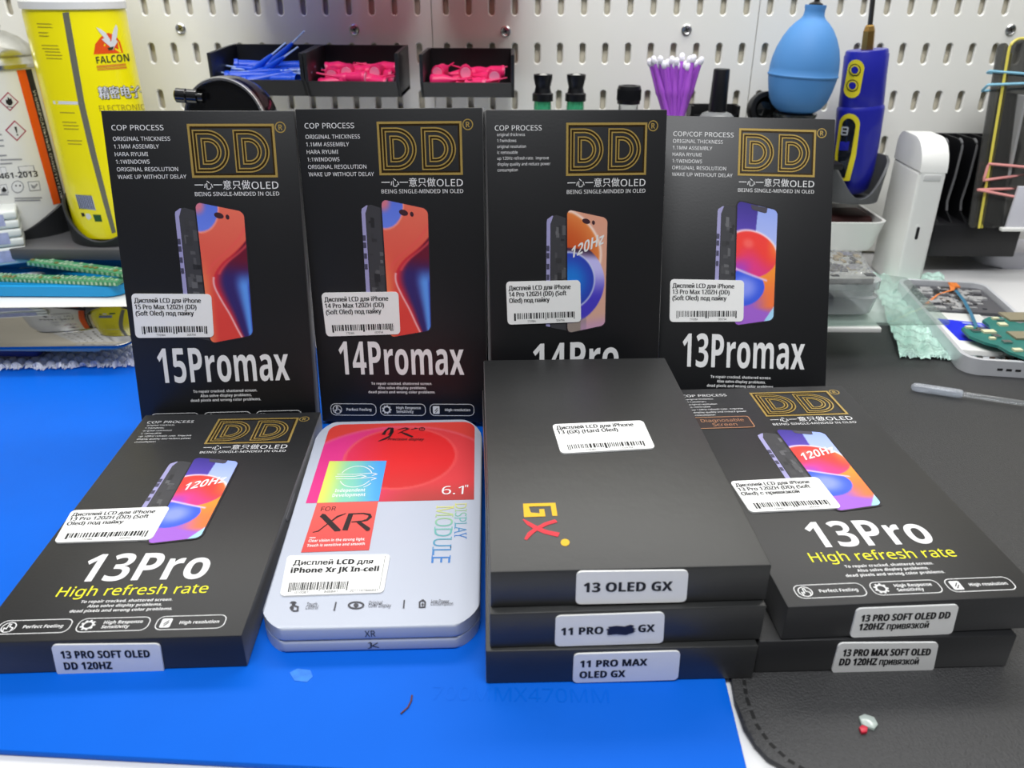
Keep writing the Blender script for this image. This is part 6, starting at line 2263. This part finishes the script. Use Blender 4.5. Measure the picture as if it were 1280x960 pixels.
ZT = 0.1
M_tb = mat('cyan_silicone', (12, 150, 214), 0.38, spec=0.5, var=(30, 0.05))
tr_, tl_ = onz(153, 372, ZT), onz(-40, 366, ZT)
bk = onz(150, 326, ZT + 0.1)
root = thing('parts_tray', 'shallow blue silicone parts tray holding green strips at the left', 'tray', (tr_.x - 0.6, tr_.y + 0.3, ZT - 0.002))
P0 = Vector((tr_.x - 0.6, tr_.y + 0.3, ZT - 0.002))
x0_, x1_, y0_, y1_ = -1.1, 0.6, -0.3, 0.42
mb = MB()
R_ = [[(a, b, z) for a, b in rrect(x0_ + e, y0_ + e, x1_ - e, y1_ - e, 0.14 - e * 0.5, 6)] for z, e in ((0.0, 0.015), (0.01, 0.0), (0.09, 0.0), (0.1, 0.012), (0.096, 0.03), (0.03, 0.04))]
n_ = len(R_[0])
mb.add([p for r_ in R_ for p in r_], [(i * n_ + k, i * n_ + (k + 1) % n_, (i + 1) * n_ + (k + 1) % n_, (i + 1) * n_ + k) for i in range(5) for k in range(n_)] + [tuple(range(n_)), tuple(5 * n_ + k for k in range(n_))], 0, True)
mb.build('tray_body', M_tb, root)
mb = MB()
for cx_, cy_, rx_, ry_ in ((37, 333, 0.08, 0.05), (44, 342, 0.085, 0.05), (28, 335, 0.03, 0.018), (51, 335, 0.03, 0.018), (30, 342, 0.03, 0.018)):
    p = onz(cx_, cy_, ZT + 0.03) - P0
    mb.add([(p.x + a, p.y + b, 0.0312) for a, b in arc(0, 0, rx_, ry_, 0, 345, 20)], [tuple(range(21))])
mb.build('white_marks', M_white, root)
M_pcb = mat('green_strip_board', (66, 138, 96), 0.4, var=(200, 0.5), bump=(300, 0.4, 0.001))
M_pcbl = mat('pale_solder', (176, 206, 176), 0.35, metal=0.3)


def strip(label, pts, z, wd, n, seed):
    a, b = onz(*pts[0], z), onz(*pts[1], z)
    d = (b - a)
    L_ = d.length
    d.normalize()
    M_ = frame(a, d, Vector((-d.y, d.x, 0)) if abs(d.z) < 1e-3 else Vector((0, 0, 1)).cross(d), Vector((0, 0, 1)))
    r_ = thing('circuit_strip', label, 'circuit board', M=M_, group='green circuit strips in the blue tray')
    m_ = MB()
    m_.box(0, L_, 0, wd, 0, 0.035, r=0.004)
    m_.build('board', M_pcb, r_)
    m_ = MB()
    rn = random.Random(seed)
    for i in range(n):
        x = L_ * (i + 0.2) / n
        k = rn.random()
        m_.box(x, x + L_ / n * 0.5, wd * 0.1 + rn.uniform(0, 0.02), wd * 0.45, 0.034, 0.045, 0 if k < 0.7 else 1)
        m_.box(x, x + L_ / n * 0.45, -0.003, 0.004, 0.006, 0.03, 0)
        if rn.random() < 0.5:
            m_.box(x, x + L_ / n * 0.4, wd * 0.6, wd * 0.9, 0.034, 0.042, 0)
    m_.build('contacts', [M_pcbl, mat('brass_contact', (190, 164, 110), 0.35, metal=0.7)], r_)


strip('green circuit strip lying along the front of the blue tray', [(-20, 352), (147, 358)], ZT + 0.1, 0.12, 30, 1)
strip('green circuit strip lying slanted at the back of the blue tray', [(34, 332), (158, 348)], ZT + 0.145, 0.13, 20, 2)

# white label cases stacked at the left edge
M_case = mat('frosted_white_case', (228, 232, 230), 0.35, trans=0.05)
M_caselab = mat('lavender_label', (168, 174, 210), 0.6, var=(260, 0.35))
cs = onz(40, 331, ZT + 0.12)
labs = ['white plastic case with label, topmost of the stack at the left edge', 'white plastic case in the middle of the stack at the left edge', 'white plastic case at the bottom of the stack at the left edge']
for k in range(3):
    M_ = Matrix.Rotation(math.radians(28), 4, 'Z')
    M_.translation = Vector((cs.x - 0.03 - 0.0 * k, cs.y + 0.03, ZT + 0.13 + (2 - k) * 0.152))
    root = thing('parts_case', labs[k], 'case', M=M_, group='white cases stacked on the blue tray')
    mb = MB()
    mb.box(-0.8, 0.0, 0, 0.45, 0, 0.07, r=0.02, seg=3)
    mb.box(-0.8, 0.0, 0, 0.45, 0.078, 0.148, r=0.02, seg=3)
    mb.box(-0.78, -0.02, 0.02, 0.43, 0.05, 0.1)
    mb.build('case_shell', M_case, root)
    mb = MB()
    mb.box(-0.7, -0.1, -0.004, 0.002, 0.03, 0.125)
    mb.build('label', M_caselab, root)

# dark glossy screen panel lying on a few thin parts and the bubble wrap
M_gloss = mat('black_glossy_glass', (14, 14, 15), 0.03, spec=1.0, ior=2.1)
zf_, zk_ = 0.195, 0.27
A_, B_ = onz(-110, 435, zf_), onz(163, 432, zf_)
C_ = onz(163, 383, zk_)
X_ = (B_ - A_).normalized()
Yv = (C_ - B_)
Yv = Yv - X_ * Yv.dot(X_)
Ly = Yv.length
Yv.normalize()
Zv = X_.cross(Yv)
Mt = frame(A_, X_, Yv, Zv)
Lx = (B_ - A_).length
root = thing('screen_panel', 'dark glossy phone screen panel lying on bubble wrap below the blue tray', 'phone screen', M=Mt)
mb = MB()
mb.prism(rrect(0, 0, Lx, Ly, 0.12, 8), lambda a, b, h: Vector((a, b, h)), -0.02, 0.0, bevel=0.004)
mb.build('glass', M_gloss, root)
mb = MB()
mb.prism(rrect(0.03, 0.03, Lx - 0.05, Ly - 0.03, 0.1, 6), lambda a, b, h: Vector((a, b, h)), -0.05, -0.0205)
mb.build('backing', mat('cream_backing', (196, 196, 170), 0.5, var=(15, 0.4)), root)

# thin screens stacked under the panel
for i, (nm, c_, z0_, z1_) in enumerate((('cream', (206, 204, 176), 0.115, 0.172), ('navy', (30, 36, 96), 0.066, 0.113))):
    mb = MB()
    x_a, x_b = (A_.x + 0.15, B_.x - 0.25) if i == 0 else (A_.x + 0.3, B_.x - 0.7)
    mb.prism(rrect(x_a, A_.y + 0.13 + 0.02 * i, x_b, A_.y + 0.62, 0.04, 4), up, z0_, z1_, bevel=0.006)
    o = mb.build('stacked_screen', mat(nm + '_screen_back', c_, 0.45, var=(15, 0.2)), origin=((x_a + x_b) / 2, A_.y + 0.3, z0_))
    tag(o, ('pale cream screen part directly under the dark glossy panel', 'dark blue screen part lowest in the stack on the clear bubble wrap')[i], 'phone screen')
